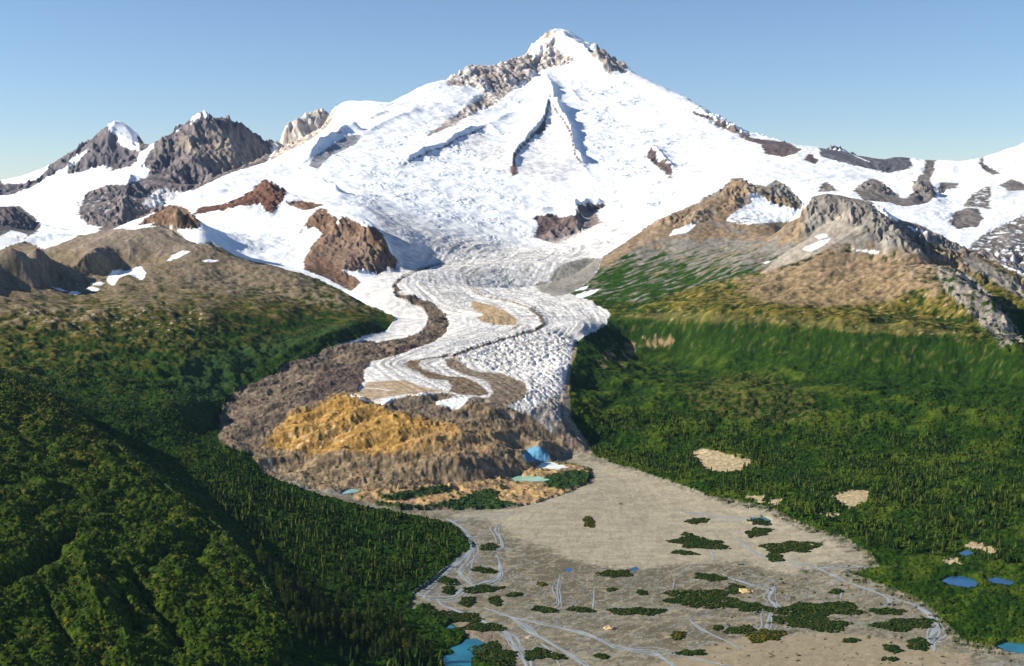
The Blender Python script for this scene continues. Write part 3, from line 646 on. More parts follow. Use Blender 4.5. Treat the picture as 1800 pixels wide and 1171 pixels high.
calm = np.maximum(sstep(-.15, .3, n40 + streak * .6), sstep(60, 150, np.abs(FU)))
streak = streak * sstep(190, 90, np.abs(FU))
H += (gl * YY * ((trans - .2) * .0007 * (1 - .85 * calm) + streak * .0010 + (.5 - wv) * .0005 * (1 - calm))).astype(f32)
SER_R = [(960,580),(1010,600),(1000,645),(985,700),(985,740),(940,730),(890,715),(930,680),(880,655),(800,640),(790,625),(860,600)]
serR = M_(SER_R, 12, 6, reach=30)
wv3, _ = worley((ss * FPX + tt * FPX * .5) / 8 + n12 * 1.2, (tt * FPX * .8 - ss * FPX * .5) / 15 + n40, 77)
H += (gl * serR * YY * ((.5 - wv3) * .0024 + (trans - .3) * .0014)).astype(f32)
ds_, dt_ = ss * FPX * .86 + tt * FPX * .5, tt * FPX * .86 - ss * FPX * .5
dn = ridged(ds_ / 150 + n40 * .9, dt_ / 60 + n40 * .5, 5, 101, .43)
nf0 = fbm(ss * FPX / 7, tt * FPX / 7, 3, 131)
db = fbm(ds_ / 34 + n12 * .3, dt_ / 20, 4, 111, .55)
H += (deb * YY * ((n90 * .5 + fbm(ds_ / 95, dt_ / 42, 2, 105)) * .0050 + (dn - .2) * .0012)).astype(f32)
gyd, gxd = np.gradient(H, T, S); dd_ = deb > .05
gd = gully(ss[dd_] * 1.0, tt[dd_], (gxd / YY)[dd_], (gyd / YY)[dd_], FPX / 34, 4, 1.4, .55, 7)
tmp = np.zeros(H.shape, f32); tmp[dd_] = gd; DG = tmp
H += (deb * YY * (DG * .0017 + nf0 * .0006)).astype(f32)
H += (mHUM * YY * (.0012 + dn * .0016 + n12 * .0014)).astype(f32)
for pts, w_, a in [(MORAINE2, 7, .0016), (BAND1B, 0, 0)]:
    if a: H += (upm(crestline(pts, a, w_, w_)) * YY * (1 + .5 * n5)).astype(f32)
# plain: almost flat, shallow channel relief
plain = mOUT * (1 - mHUM)
cur = Survey(H, S, T)
pond_outline, pond_level = {}, {}; pondm = np.full(H.shape, -24, f32)
for lab, poly, kind in PONDS:
    q = cur.hit(*densify(poly, True, 4).T)
    c0 = q.mean(0); k_ = np.arange(len(q)); q = c0 + (q - c0) * (1 + .07 * np.sin(k_ * 1.7) + .05 * np.sin(k_ * .61))[:, None]
    pond_outline[lab] = q
    zi = [H[min(NT - 1, np.searchsorted(T, b)), min(NS - 1, np.searchsorted(S, a_))] for a_, b in q]
    zw = float(np.percentile(zi, 30)); pond_level[lab] = zw
    m = upm(sdf(poly)); pondm = np.maximum(pondm, m); m = sstep(-9, -1, m)
    H = (H * (1 - m) + np.where(upm(sdf(poly)) > -.5, zw - .8, np.maximum(zw + .3, np.minimum(H, zw + 2.5))) * m).astype(f32)
cur = Survey(H, S, T)
print("relief2", round(time.time() - T0, 1))
# ------------------------------------------------------------------ ground colours (surface materials, with painted shade where noted)
C = np.empty(H.shape + (3,), f32)
def rgb(*a): return np.array(a, f32)
def paint(m, col):
    global C
    m = np.asarray(m, f32)[..., None]
    C += m * (np.asarray(col, f32) - C)
def mix(a, b, t): return a + (b - a) * np.asarray(t, f32)[..., None]
nf = nf0
SNOW = rgb(.78, .84, .90)
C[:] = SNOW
paint(sstep(L(3700), L(3300), tt), rgb(.24, .20, .15))
# dusty / icy tone in the falls
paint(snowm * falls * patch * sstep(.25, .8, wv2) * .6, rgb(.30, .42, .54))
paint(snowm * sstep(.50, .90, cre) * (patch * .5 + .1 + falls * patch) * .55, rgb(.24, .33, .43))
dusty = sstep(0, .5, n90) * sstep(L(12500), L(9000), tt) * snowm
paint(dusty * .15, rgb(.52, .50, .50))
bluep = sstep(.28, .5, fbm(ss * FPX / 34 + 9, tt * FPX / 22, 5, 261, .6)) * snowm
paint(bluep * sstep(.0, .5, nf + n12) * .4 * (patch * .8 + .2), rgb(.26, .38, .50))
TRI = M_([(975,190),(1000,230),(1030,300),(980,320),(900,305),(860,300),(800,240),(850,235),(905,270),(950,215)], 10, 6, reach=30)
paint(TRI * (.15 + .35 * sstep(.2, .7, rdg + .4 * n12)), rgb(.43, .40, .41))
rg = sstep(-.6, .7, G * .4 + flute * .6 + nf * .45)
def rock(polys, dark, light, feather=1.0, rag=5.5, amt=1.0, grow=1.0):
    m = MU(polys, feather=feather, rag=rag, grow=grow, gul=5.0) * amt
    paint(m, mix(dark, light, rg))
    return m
PURP_D, PURP_L = rgb(.075, .058, .068), rgb(.23, .185, .18)
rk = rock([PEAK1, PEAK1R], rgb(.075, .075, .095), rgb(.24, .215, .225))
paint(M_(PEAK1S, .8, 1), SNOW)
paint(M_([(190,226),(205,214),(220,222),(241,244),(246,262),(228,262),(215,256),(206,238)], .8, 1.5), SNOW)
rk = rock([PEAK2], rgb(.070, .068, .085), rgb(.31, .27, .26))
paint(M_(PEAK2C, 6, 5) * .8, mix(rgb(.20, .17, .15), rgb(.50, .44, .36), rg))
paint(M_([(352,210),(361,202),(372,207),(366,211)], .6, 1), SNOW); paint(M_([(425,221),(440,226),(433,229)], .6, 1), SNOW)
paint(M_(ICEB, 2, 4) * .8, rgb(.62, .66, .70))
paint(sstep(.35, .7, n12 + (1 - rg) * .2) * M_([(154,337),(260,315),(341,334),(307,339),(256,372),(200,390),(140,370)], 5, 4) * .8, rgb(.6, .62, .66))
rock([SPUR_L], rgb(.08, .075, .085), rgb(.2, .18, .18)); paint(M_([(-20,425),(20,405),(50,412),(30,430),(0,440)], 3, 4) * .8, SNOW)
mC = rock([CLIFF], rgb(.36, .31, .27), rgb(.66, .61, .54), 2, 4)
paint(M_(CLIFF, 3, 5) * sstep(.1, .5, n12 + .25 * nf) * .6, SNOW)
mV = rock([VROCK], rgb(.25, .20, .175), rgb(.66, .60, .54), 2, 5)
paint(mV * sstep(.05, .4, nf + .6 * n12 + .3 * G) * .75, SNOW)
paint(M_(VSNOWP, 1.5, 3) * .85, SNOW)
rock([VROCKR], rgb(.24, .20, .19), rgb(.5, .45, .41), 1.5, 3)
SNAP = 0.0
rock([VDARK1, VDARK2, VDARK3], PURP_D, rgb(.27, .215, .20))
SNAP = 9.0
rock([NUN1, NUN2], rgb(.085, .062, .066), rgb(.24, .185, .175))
paint(M_([(1018,380),(1045,372),(1060,388),(1100,412),(1040,416),(1000,430),(950,432),(1012,410)], 4, 4) * .55, rgb(.45, .40, .38))
for st, wd in [(SPURA, 4.5), (SPURB, 3.2), (STRIPB, 3.4), (STRIPC, 2.2), (STRIPD, 2.2), (STRIPE, 2.6)]:
    paint(STK(st, wd, .9, 2.0), mix(PURP_D, rgb(.24, .19, .18), rg))
paint(M_([(953,215),(961,207),(958,228),(945,238),(940,234)], .8, 1.5), PURP_D); paint(M_([(896,292),(906,290),(912,305),(900,310)], .8, 1.5), rgb(.2, .15, .13))
paint(M_(STRIPA, .9, 2) * .9, mix(rgb(.10, .10, .13), rgb(.36, .38, .43), rg))  # bluish rock and ice, the cliff's shade painted into its dark tone
rock([FARRIDGE], rgb(.085, .09, .115), rgb(.20, .195, .215)); paint(STK([(1460,260),(1490,268),(1528,285)], 4, .8, 1), SNOW)
rock(RROCKS, rgb(.10, .095, .098), rgb(.34, .31, .29))
paint(MU([RROCKS[5], RROCKS[4]], feather=1, rag=3) * sstep(.1, .35, n12 + .3 * n40), SNOW)
BR_D, BR_L = rgb(.085, .052, .035), rgb(.29, .20, .135)
kn = rock([KNOB, CONE], BR_D, BR_L)
paint(M_([(600,400),(640,420),(660,470),(600,470),(560,450),(570,420)], 12, 8, reach=30) * M_(KNOB, 1, 1) * .6, mix(rgb(.17, .125, .10), rgb(.25, .19, .15), rg))
rock([RIB], rgb(.07, .036, .030), rgb(.21, .115, .075)); rock([RIB2], rgb(.12, .075, .045), rgb(.30, .20, .12))
rock([GREYTONGUE], rgb(.14, .12, .12), rgb(.27, .23, .21))
paint(M_([(575,367),(600,365),(625,376),(642,384),(662,400),(640,396),(612,382),(590,380)], .8, 1.5), SNOW)
paint(STK([(588,388),(600,380),(592,392),(612,392)], 3, .8, 1.5), SNOW)

# land: scree and tundra above, meadow and scrub below; mixed by height and ruggedness
GREY = mix(rgb(.135, .13, .12), rgb(.29, .275, .25), rg); TAN = mix(rgb(.16, .118, .075), rgb(.36, .275, .185), rg)
MEAD = mix(rgb(.020, .048, .004), rgb(.056, .082, .008), sstep(-.5, .5, n12 + n90)); SHRUB = mix(rgb(.008, .027, .003), rgb(.021, .054, .004), sstep(-.5, .6, n12 * .8 + nf * .6))
OLIVE = mix(rgb(.062, .060, .010), rgb(.150, .126, .028), sstep(-.5, .5, nf + n12))
landw = [None]
# right hand land
v = H + n40 * 70 + n12 * 40
lr = mix(SHRUB, MEAD, sstep(-.1, .5, n40 + 1.1 * n90 + .10 + .3 * n12) * .65)
lr = mix(lr, OLIVE, sstep(245, 300, v + 20 * nf) * sstep(-.35, .2, n12 * 1.3 + n40 * .8 + .15))
lr = mix(lr, TAN, sstep(315, 400, v) * sstep(-.3, .25, n12 + .3 * nf + .5 * n40 + .2))
lr = mix(lr, GREY, sstep(.0, .6, (H - 420) / 150 + n40 * .8))
lr = mix(lr, SHRUB * .9, M_([(1010,600),(1070,562),(1180,567),(1300,570),(1400,573),(1500,588),(1600,590),(1700,596),(1800,640),(1900,700),(1700,720),(1500,680),(1350,640),(1200,620),(1080,625),(1010,660)], 6, 6, reach=30) * .9)
lr = mix(lr, mix(rgb(.07, .075, .018), rgb(.12, .10, .035), sstep(-.4, .4, n12)), M_([(1200,690),(1260,665),(1340,660),(1420,690),(1440,730),(1380,745),(1300,735),(1230,720)], 18, 16, reach=44) * sstep(-.2, .3, n12 + .3 * nf) * .6)
lr = mix(lr, mix(rgb(.06, .075, .018), rgb(.13, .12, .04), sstep(-.4, .4, n12)), M_([(1085,555),(1180,548),(1300,552),(1420,556),(1520,566),(1640,576),(1720,590),(1600,586),(1500,584),(1400,570),(1300,566),(1180,563)], 5, 5) * .85)
lr = lr * (1 + .35 * n40 + .25 * n90)[..., None] * 1.0
paint(mLR, lr)
RA = M_([(1035,798),(1010,602),(1066,570),(1040,530),(1000,516),(1034,495),(1060,450),(1125,405),(1200,365),(1296,310),(1416,366),(1400,440),(1330,480),(1230,500),(1150,525),(1095,548),(1072,562)], 10, 10, reach=30) * mLR
gR = sstep(-.15, .35, fbm(ss * FPX / 22 - tt * FPX / 18, tt * FPX / 60 + ss * FPX / 60, 4, 151) + sstep(480, 300, H) * .55 - .22)
paint(RA * (H > 262), mix(mix(TAN, GREY, sstep(-.1, .5, n40 + (H < 470) * .5)), SHRUB * 1.3, gR * sstep(500, 400, H)))
paint(M_([(1150,388),(1200,372),(1260,345),(1280,330),(1240,385),(1190,410),(1130,430),(1060,470),(1010,495),(1000,490),(1080,440)], 4, 6) * mLR * .8, TAN)
# pale streaks of bare ground on the shoulder
strk = sstep(.42, .62, fbm(ss * FPX / 28 + tt * FPX / 50, tt * FPX / 9 - ss * FPX / 30, 4, 161) + .10)
SHOULD = M_([(1150,545),(1250,500),(1350,465),(1460,440),(1600,480),(1720,540),(1780,610),(1700,590),(1500,583),(1300,565),(1180,562)], 14, 10, reach=34) * mLR
paint(SHOULD * strk * .85, rgb(.44, .33, .21))
paint(M_([(1400,470),(1460,440),(1560,458),(1620,500),(1560,530),(1440,540),(1340,530),(1300,510)], 16, 12, reach=34) * mLR * .75, mix(rgb(.17, .125, .075), rgb(.30, .225, .14), sstep(-.5, .5, n12 + nf)))
paint(M_([(1455,380),(1500,370),(1510,400),(1480,420),(1440,445),(1400,460),(1340,480),(1370,450),(1420,420)], 4, 4) * mLR * .85, rgb(.34, .31, .27))
paint(M_([(1640,466),(1700,480),(1760,535),(1800,600),(1760,610),(1700,545),(1660,510)], 3, 6) * mLR, mix(mix(rgb(.14, .13, .12), rgb(.46, .42, .36), rg), SHRUB, sstep(.0, .3, n12 + .5 * n40)))
paint(M_([(1700,445),(1800,500),(1850,560),(1790,520),(1690,462)], 4, 5) * mLR * .8, rgb(.24, .23, .21))
pat = MU([[(1050,640),(1065,610),(1085,603),(1080,625),(1060,655)], [(1090,612),(1110,600),(1125,612),(1105,635),(1095,650),(1085,640)], [(1130,590),(1180,585),(1190,600),(1140,612)]], feather=1.5, rag=7)
paint(pat * mLR * sstep(-.1, .25, fbm((ss + tt * .5) * FPX / 8, (tt - ss * .5) * FPX / 30, 3, 641)) * .9, rgb(.26, .195, .11))
paint(M_(WALL_R, 3, 4) * mLR * sstep(.2, .45, n12 + nf * .3) * .25, rgb(.18, .14, .08))
paint(M_([(985,690),(995,640),(1010,600),(1016,606),(1003,650),(1000,690),(1002,735),(1030,775),(1042,800),(1020,795),(996,760),(984,730)], 2, 3), mix(rgb(.20, .165, .13), rgb(.34, .28, .22), sstep(-.5, .5, nf)))
paint(MU([s for _, s in SANDY], feather=1.2, rag=13), mix(rgb(.25, .20, .11), rgb(.46, .39, .26), sstep(-.4, .4, nf)))
# left hand land
ll = mix(SHRUB * 1.05, MEAD * .75, sstep(-.1, .5, n12 * .7 + n40 + n90 * .5 + (H - 190) / 500))
ll = mix(ll, OLIVE * .8, sstep(230, 310, H + n40 * 80 + 25 * nf) * sstep(-.3, .3, n12 + .2))
ll = mix(ll, OLIVE * .8, sstep(-.05, .3, n40 + .6 * n12) * sstep(190, 240, H) * .6)
ll = mix(ll, mix(rgb(.125, .10, .07), rgb(.28, .225, .16), rg), sstep(285, 365, v + 30 * n12) * .85)
ll = mix(ll, mix(rgb(.14, .115, .09), rgb(.29, .245, .20), rg), sstep(420, 470, v))
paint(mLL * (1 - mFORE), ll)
stl = sstep(.30, .50, fbm(ss * FPX / 16 - tt * FPX / 26, tt * FPX / 12 + ss * FPX / 18, 3, 171) + .04)
paint(M_([(150,540),(300,530),(370,545),(380,590),(330,600),(180,590),(60,570),(20,540)], 20, 12, reach=44) * mLL * (1 - mFORE) * stl, rgb(.38, .33, .26))
paint(M_([(300,465),(430,475),(600,520),(660,545),(600,545),(480,525),(330,500)], 16, 12, reach=44) * mLL * sstep(-.1, .35, n12) * .7, rgb(.22, .19, .15))
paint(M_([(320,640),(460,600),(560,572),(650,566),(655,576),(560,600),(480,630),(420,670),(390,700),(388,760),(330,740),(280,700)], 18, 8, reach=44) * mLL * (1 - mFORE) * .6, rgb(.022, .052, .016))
paint(MU(SNOW_SPOTS, feather=.7, rag=2.0, grow=.3), SNOW)
paint(M_(CIRQUE_A, .8, 2.5), SNOW)
paint(M_([(1274,388),(1300,380),(1320,385),(1310,392),(1290,395)], .8, 4) * sstep(0, .2, n12), rgb(.25, .24, .22))
paint(M_(WALL_L, 3, 4) * mLL * .85, SHRUB * .75)  # scrub cover, darkened to paint in the shade of the wall's slope
# foreground hill
fh = mix(mix(rgb(.010, .028, .002), rgb(.040, .072, .005), sstep(-.5, .5, nf + .4 * n12)), rgb(.095, .098, .012), sstep(.22, .5, n12 + .45 * n90 + sstep(1900, 2700, YY) * .22) * .85)
paint(mFORE, fh)

# glacier
ice = mix(rgb(.50, .51, .52), rgb(.74, .75, .76), sstep(-.4, .4, n12 + .4 * nf))
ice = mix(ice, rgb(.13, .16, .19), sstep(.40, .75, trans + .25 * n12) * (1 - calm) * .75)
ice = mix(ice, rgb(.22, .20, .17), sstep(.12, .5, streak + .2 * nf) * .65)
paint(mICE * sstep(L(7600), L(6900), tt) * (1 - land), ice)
paint(M_([(985,740),(984,700),(992,680),(1010,680),(1045,800),(990,800),(960,770)], 3, 3) * mICE, mix(rgb(.11, .09, .07), rgb(.26, .21, .16), sstep(-.5, .5, nf)))
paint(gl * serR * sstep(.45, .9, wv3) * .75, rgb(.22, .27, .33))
bay = M_(GREYBAY, 1.5, 4); paint(bay, mix(rgb(.20, .195, .18), rgb(.30, .29, .27), sstep(-.5, .5, nf)))
paint(M_([(885,716),(930,725),(965,700),(985,690),(984,735),(1010,775),(960,750),(930,738)], 4, 9) * .75, mix(rgb(.09, .08, .07), rgb(.26, .23, .20), sstep(-.4, .4, nf + n12)))
# rock debris
DD = mix(rgb(.060, .050, .042), rgb(.205, .165, .125), sstep(-.5, .55, n12 * .7 + nf * .4 + n40 * .5))
paint(mDL * (1 - land), DD)
paint(M_([(640,640),(655,636),(640,690),(600,702),(560,720),(540,690),(590,640)], 12, 9, reach=30) * mDL * .55, rgb(.07, .055, .058))
paint(STK([(778,462),(742,471),(712,483),(694,500),(698,515),(722,527),(756,540),(772,560),(762,585),(730,605),(690,618)], 9, 1.5, 2) * .5, rgb(.085, .062, .055))
paint(M_([(440,770),(480,760),(470,785),(540,790),(460,800),(410,792),(390,770),(400,745)], 10, 8, reach=30) * mDL * .6, rgb(.23, .175, .115))
paint(mDF, mix(rgb(.10, .076, .046), rgb(.29, .225, .145), sstep(-.5, .5, n12 * .7 + nf * .5 + n40 * .4)))
paint(M_(DARK_MOUND, 2, 3), mix(rgb(.10, .082, .062), rgb(.19, .155, .12), sstep(-.5, .5, n12)))
paint(mOC, mix(rgb(.235, .14, .040), rgb(.49, .31, .10), sstep(-.55, .6, n12 * .6 + nf * .5 + n40 * .3 + DG * .4)))
paint(M_([(500,760),(560,745),(620,755),(600,785),(520,790)], 8, 8) * mOC * sstep(.1, .4, n12) * .6, rgb(.6, .48, .33))
paint(mDF * M_([(730,760),(800,750),(860,745),(900,770),(860,795),(780,800),(700,798)], 10, 12, reach=34) * .5, rgb(.36, .245, .12))
paint(M_(TAN_UP, 2, 7) * .85, mix(rgb(.24, .17, .09), rgb(.40, .29, .17), sstep(-.4, .4, n12)))
paint(M_(BAND2, 1.6, 5.0), mix(rgb(.085, .065, .045), rgb(.21, .165, .115), sstep(-.4, .4, n12 + .5 * nf)))
paint(M_(BAND1B, 1.6, 4.5), mix(rgb(.12, .10, .075), rgb(.25, .21, .16), sstep(-.4, .4, n12 + .5 * nf)))
paint(M_([(884,676),(922,673),(927,686),(920,700),(884,717),(856,714),(862,695)], 2, 2), mix(rgb(.14, .11, .085), rgb(.22, .18, .14), sstep(-.4, .4, n12)))
paint(M_(TAN_C, 1.4, 5) * .9, mix(rgb(.24, .17, .085), rgb(.38, .28, .15), sstep(-.4, .4, n12)))
paint(STK([(915,571),(900,578),(872,586)], 4, 1, 2), rgb(.30, .21, .12))
paint(STK(MORAINE2[4:], 7.0, 1.3, 3.0), rgb(.09, .072, .058)); paint(STK(MORAINE2[:5], 4.0, 1.2, 3), rgb(.17, .13, .09))
paint(STK([(850,459),(901,451),(952,444)], 3.5, 1.5, 2) * .7, rgb(.36, .27, .15)); paint(STK([(772,463),(800,458),(840,452)], 1.8, 1, 2) * .6, rgb(.30, .25, .18))
paint(STK([(636,683),(660,683),(686,686)], 5, 1, 2), SNOW * .9); paint(STK([(618,695),(635,701),(650,707)], 6, 1, 2.5), SNOW * .9)
paint(STK([(674,710),(690,700),(712,694),(750,692),(775,690)], 5, 1, 2.5), SNOW * .9)
paint(M_([(763,708),(785,701),(825,698),(815,712),(803,720),(780,715)], 1, 3), SNOW * .9)
paint(STK([(880,722),(900,730),(910,742)], 4, 1, 2) * .7, rgb(.5, .48, .45))
CAVE = [(918,802),(925,790),(940,784),(958,790),(968,803),(962,812),(940,812),(926,812)]
paint(M_(CAVE, 1.2, 1.5), rgb(.10, .26, .42))

# outwash plain
fl = fbm(ss * FPX / 50 + n40, tt * FPX / 22, 5, 181, .6)
ang = np.arctan2(ss - .075, -(tt - L(3200)) * .35)
rill = ridged(ang * 14 + n40 * .6, tt * 9, 4, 191, .6)
dry = mix(rgb(.26, .24, .18), rgb(.35, .325, .25), sstep(-.5, .5, fl))
silt = mix(rgb(.105, .098, .068), rgb(.185, .172, .128), sstep(-.45, .4, fl))
pl = mix(silt, dry, sstep(.15, .6, fl) * .3)
paint(mOUT, pl)
fanm = M_(FAN, 10, 26, reach=40)
paint(fanm * mOUT, dry); paint(fanm * mOUT * sstep(.62, .85, rill) * .6, rgb(.22, .205, .175))
wet = MU(WET, feather=8, rag=14, reach=40)
braid = sstep(.70, .86, ridged(ss * FPX / 42 + n40 * 1.2, tt * FPX / 16 - ss * FPX / 60, 4, 201, .55))
paint(mOUT * (1 - fanm) * wet * .7, rgb(.105, .095, .065))
paint(mOUT * (1 - fanm) * braid * .45, rgb(.13, .135, .125))
cu, cv = ss * FPX * .92 + tt * FPX * .30, tt * FPX * .92 - ss * FPX * .22
def braidline(fu, fv, seed, w0, w1): return sstep(w1, w0, np.abs(perlin(cu / fu + n40 * .9 + n12 * .15, cv / fv + n40 * 1.2 + n12 * .2, seed)))
th1 = np.maximum(braidline(120, 60, 271, .03, .08), braidline(80, 42, 273, .03, .08) * .8)
th2 = np.maximum(braidline(130, 70, 281, .018, .05), braidline(90, 46, 283, .018, .05))
th3 = braidline(60, 34, 287, .03, .10) * sstep(-.1, .2, n90)
paint(mOUT * (1 - fanm) * th1 * .5, rgb(.34, .31, .235)); paint(mOUT * (1 - fanm) * th3 * .65, rgb(.095, .09, .07)); paint(mOUT * (1 - fanm) * th2 * .7, rgb(.20, .225, .24))
fr = sstep(.07, .02, np.abs(perlin(ang * 22 + n40 * .9 + n12 * .2, tt * 7, 289))) + sstep(.06, .02, np.abs(perlin(ang * 37 + n40 * 1.2, tt * 9, 290)))
paint(mOUT * fanm * np.clip(fr, 0, 1) * .35, rgb(.17, .155, .125))
paint(mOUT * sstep(.45, .55, fbm(ss * FPX / 5, tt * FPX / 3, 2, 285)) * .6, rgb(.09, .085, .06))
spk = sstep(.45, .6, perlin(ss * FPX / 3.5, tt * FPX / 2.0, 211)) * sstep(-.1, .4, n12)
paint(mOUT * spk * .5, rgb(.55, .52, .46))
paint(mOUT * (1 - fanm) * sstep(.25, .45, fbm(ss * FPX / 30, tt * FPX / 9, 4, 221)) * .6, rgb(.36, .30, .21))
paint(mOUT * (1 - fanm) * M_([(1130,1175),(1300,1120),(1480,1110),(1700,1150),(1700,1190)], 12, 8, reach=34) * .6, rgb(.30, .25, .17))
mott = sstep(.12, .22, fbm(ss * FPX / 20, tt * FPX / 14, 4, 231, .6) + sstep(34, 0, upm(sdf(OUTWASH, reach=40))) * .42 - .18)
mottm = mOUT * (1 - fanm) * mott * (ss > .17) * (pondm < -5)
paint(mottm * .8, rgb(.03, .050, .014))
gh = MU(HUMMOCK_G, feather=2.5, rag=10)
paint(mHUM, mix(mix(rgb(.22, .16, .10), rgb(.46, .31, .14), sstep(-.4, .4, n12 + n40)), rgb(.03, .06, .018), sstep(.30, .40, n12)))
paint(gh, rgb(.022, .05, .015))
paint(mFORE * M_([(150,1120),(215,1110),(225,1140),(180,1150)], 3, 3) * sstep(.55, .62, n12 + nf * .4), rgb(.6, .56, .48))
print("colour", round(time.time() - T0, 1))

# ------------------------------------------------------------------ scrub: rounded bushes raised from the ground wherever it grows
lum = C @ rgb(.3, .5, .2)
green = np.clip((C[..., 1] - C[..., 0]) / (C[..., 1] + .01) * 3.2, 0, 1) * (lum < .12)
green = np.maximum(green, mFORE) * (np.maximum(land, np.maximum(mHUM, mFORE)) > .3) * (tt < L(4700)) * (pondm < -5)
idx = np.where(green > .05)
gx_, gy_ = XX[idx], YY[idx]
wx = gx_ + 5 * perlin(gx_ / 17., gy_ / 17., 301); wy = gy_ + 5 * perlin(gx_ / 17., gy_ / 17., 302)
a1, id1 = worley(wx / 11., wy / 11., 311, 1.0); a2, id2 = worley(wx / 5.5, wy / 5.5, 313, 1.0)
big = fbm(gx_ / 60., gy_ / 60., 3, 321)
lump = (np.clip(.55 - a1, -.1, .6) * 4.0 + np.clip(.55 - a2, -.1, .6) * 2.4 + big * np.where(mFORE[idx] > .5, 16.0, 7.0))
H[idx] += (lump * green[idx] * sstep(L(4700), L(3900), tt[idx]) * np.where(mHUM[idx] > .5, .7, 1.0)).astype(f32)
tv = (_r1[id1] * .55 + _r2[id2] * .45)
C[idx] *= (.84 + .32 * tv)[:, None] * np.where(green[idx] > .3, 1, .8)[:, None].astype(f32) * np.stack([.9 + .3 * _r2[id1], np.ones(len(tv)), np.ones(len(tv))], -1)
print("scrub", round(time.time() - T0, 1))

# ------------------------------------------------------------------ materials
def ground_mat(name, rough=.95, bump=.5, dist=2.0, scale=.06, vary=.25, spec=.04, snowy=False):
    m = bpy.data.materials.new(name); m.use_nodes = True
    nt = m.node_tree; b = nt.nodes["Principled BSDF"]
    at = nt.nodes.new("ShaderNodeAttribute"); at.attribute_name = "Col"
    ge = nt.nodes.new("ShaderNodeNewGeometry")
    no = nt.nodes.new("ShaderNodeTexNoise"); no.inputs["Scale"].default_value = scale; no.inputs["Detail"].default_value = 7; no.inputs["Roughness"].default_value = .65
    nt.links.new(ge.outputs["Position"], no.inputs["Vector"])
    mr = nt.nodes.new("ShaderNodeMapRange"); mr.inputs[1].default_value = .3; mr.inputs[2].default_value = .7
    mr.inputs[3].default_value = 1 - vary; mr.inputs[4].default_value = 1 + vary
    nt.links.new(no.outputs[0], mr.inputs[0])
    mx = nt.nodes.new("ShaderNodeVectorMath"); mx.operation = 'SCALE'
    nt.links.new(at.outputs["Color"], mx.inputs[0]); nt.links.new(mr.outputs[0], mx.inputs["Scale"])
    nt.links.new(mx.outputs[0], b.inputs["Base Color"])
    b.inputs["Roughness"].default_value = rough; b.inputs["Specular IOR Level"].default_value = spec
    if bump:
        bp = nt.nodes.new("ShaderNodeBump"); bp.inputs["Strength"].default_value = bump; bp.inputs["Distance"].default_value = dist
        if snowy:                                            # bare rock is rougher than snow
            bw = nt.nodes.new("ShaderNodeRGBToBW"); nt.links.new(at.outputs["Color"], bw.inputs[0])
            m2 = nt.nodes.new("ShaderNodeMapRange"); m2.inputs[1].default_value = .35; m2.inputs[2].default_value = .6; m2.inputs[3].default_value = 1.0; m2.inputs[4].default_value = .22
            nt.links.new(bw.outputs[0], m2.inputs[0]); nt.links.new(m2.outputs[0], bp.inputs["Strength"])
            m3 = nt.nodes.new("ShaderNodeMapRange"); m3.inputs[1].default_value = .35; m3.inputs[2].default_value = .6; m3.inputs[3].default_value = .65; m3.inputs[4].default_value = .97
            nt.links.new(bw.outputs[0], m3.inputs[0]); nt.links.new(m3.outputs[0], mr.inputs[3])
        nt.links.new(no.outputs[0], bp.inputs["Height"]); nt.links.new(bp.outputs[0], b.inputs["Normal"])
    return m
M_SNOW = ground_mat("snow_ice_and_rock", .8, .5, 22.0, .012, .06, snowy=True)
M_ROCK = ground_mat("rock_scree_and_tundra", .95, .6, 6.0, .03, .3)
M_ICE = ground_mat("glacier_ice", .7, .8, 3.0, .05, .12)
M_DEB = ground_mat("rock_debris", .95, 1.0, 4.0, .06, .35)
M_VEG = ground_mat("scrub_cover", .9, .5, 1.5, .12, .35)
M_PLAIN = ground_mat("silt_and_gravel", .9, .3, .5, .08, .14)

def describe(o, label=None, cat=None, group=None, kind=None):
    if label: o["label"] = label
    if cat: o["category"] = cat
    if group: o["group"] = group
    if kind: o["kind"] = kind
    return o
def fast_mesh(name, V, Fq, mat, cols=None, smooth=True):
    me = bpy.data.meshes.new(name)
    k = Fq.shape[1]
    me.vertices.add(len(V)); me.vertices.foreach_set("co", np.ascontiguousarray(V, f32).ravel())
    me.loops.add(Fq.size); me.loops.foreach_set("vertex_index", Fq.ravel().astype(np.int32))
    me.polygons.add(len(Fq)); me.polygons.foreach_set("loop_start", (np.arange(len(Fq)) * k).astype(np.int32))
    me.polygons.foreach_set("use_smooth", np.full(len(Fq), smooth))
    if cols is not None:
        ca = me.attributes.new("Col", 'FLOAT_COLOR', 'POINT')
        cc = np.ones((len(V), 4), f32); cc[:, :3] = cols
        ca.data.foreach_set("color", cc.ravel())
    me.materials.append(mat)
    me.update(calc_edges=True)
    return me
def link(name, me, **k):
    o = bpy.data.objects.new(name, me); COL.objects.link(o); describe(o, **k); return o

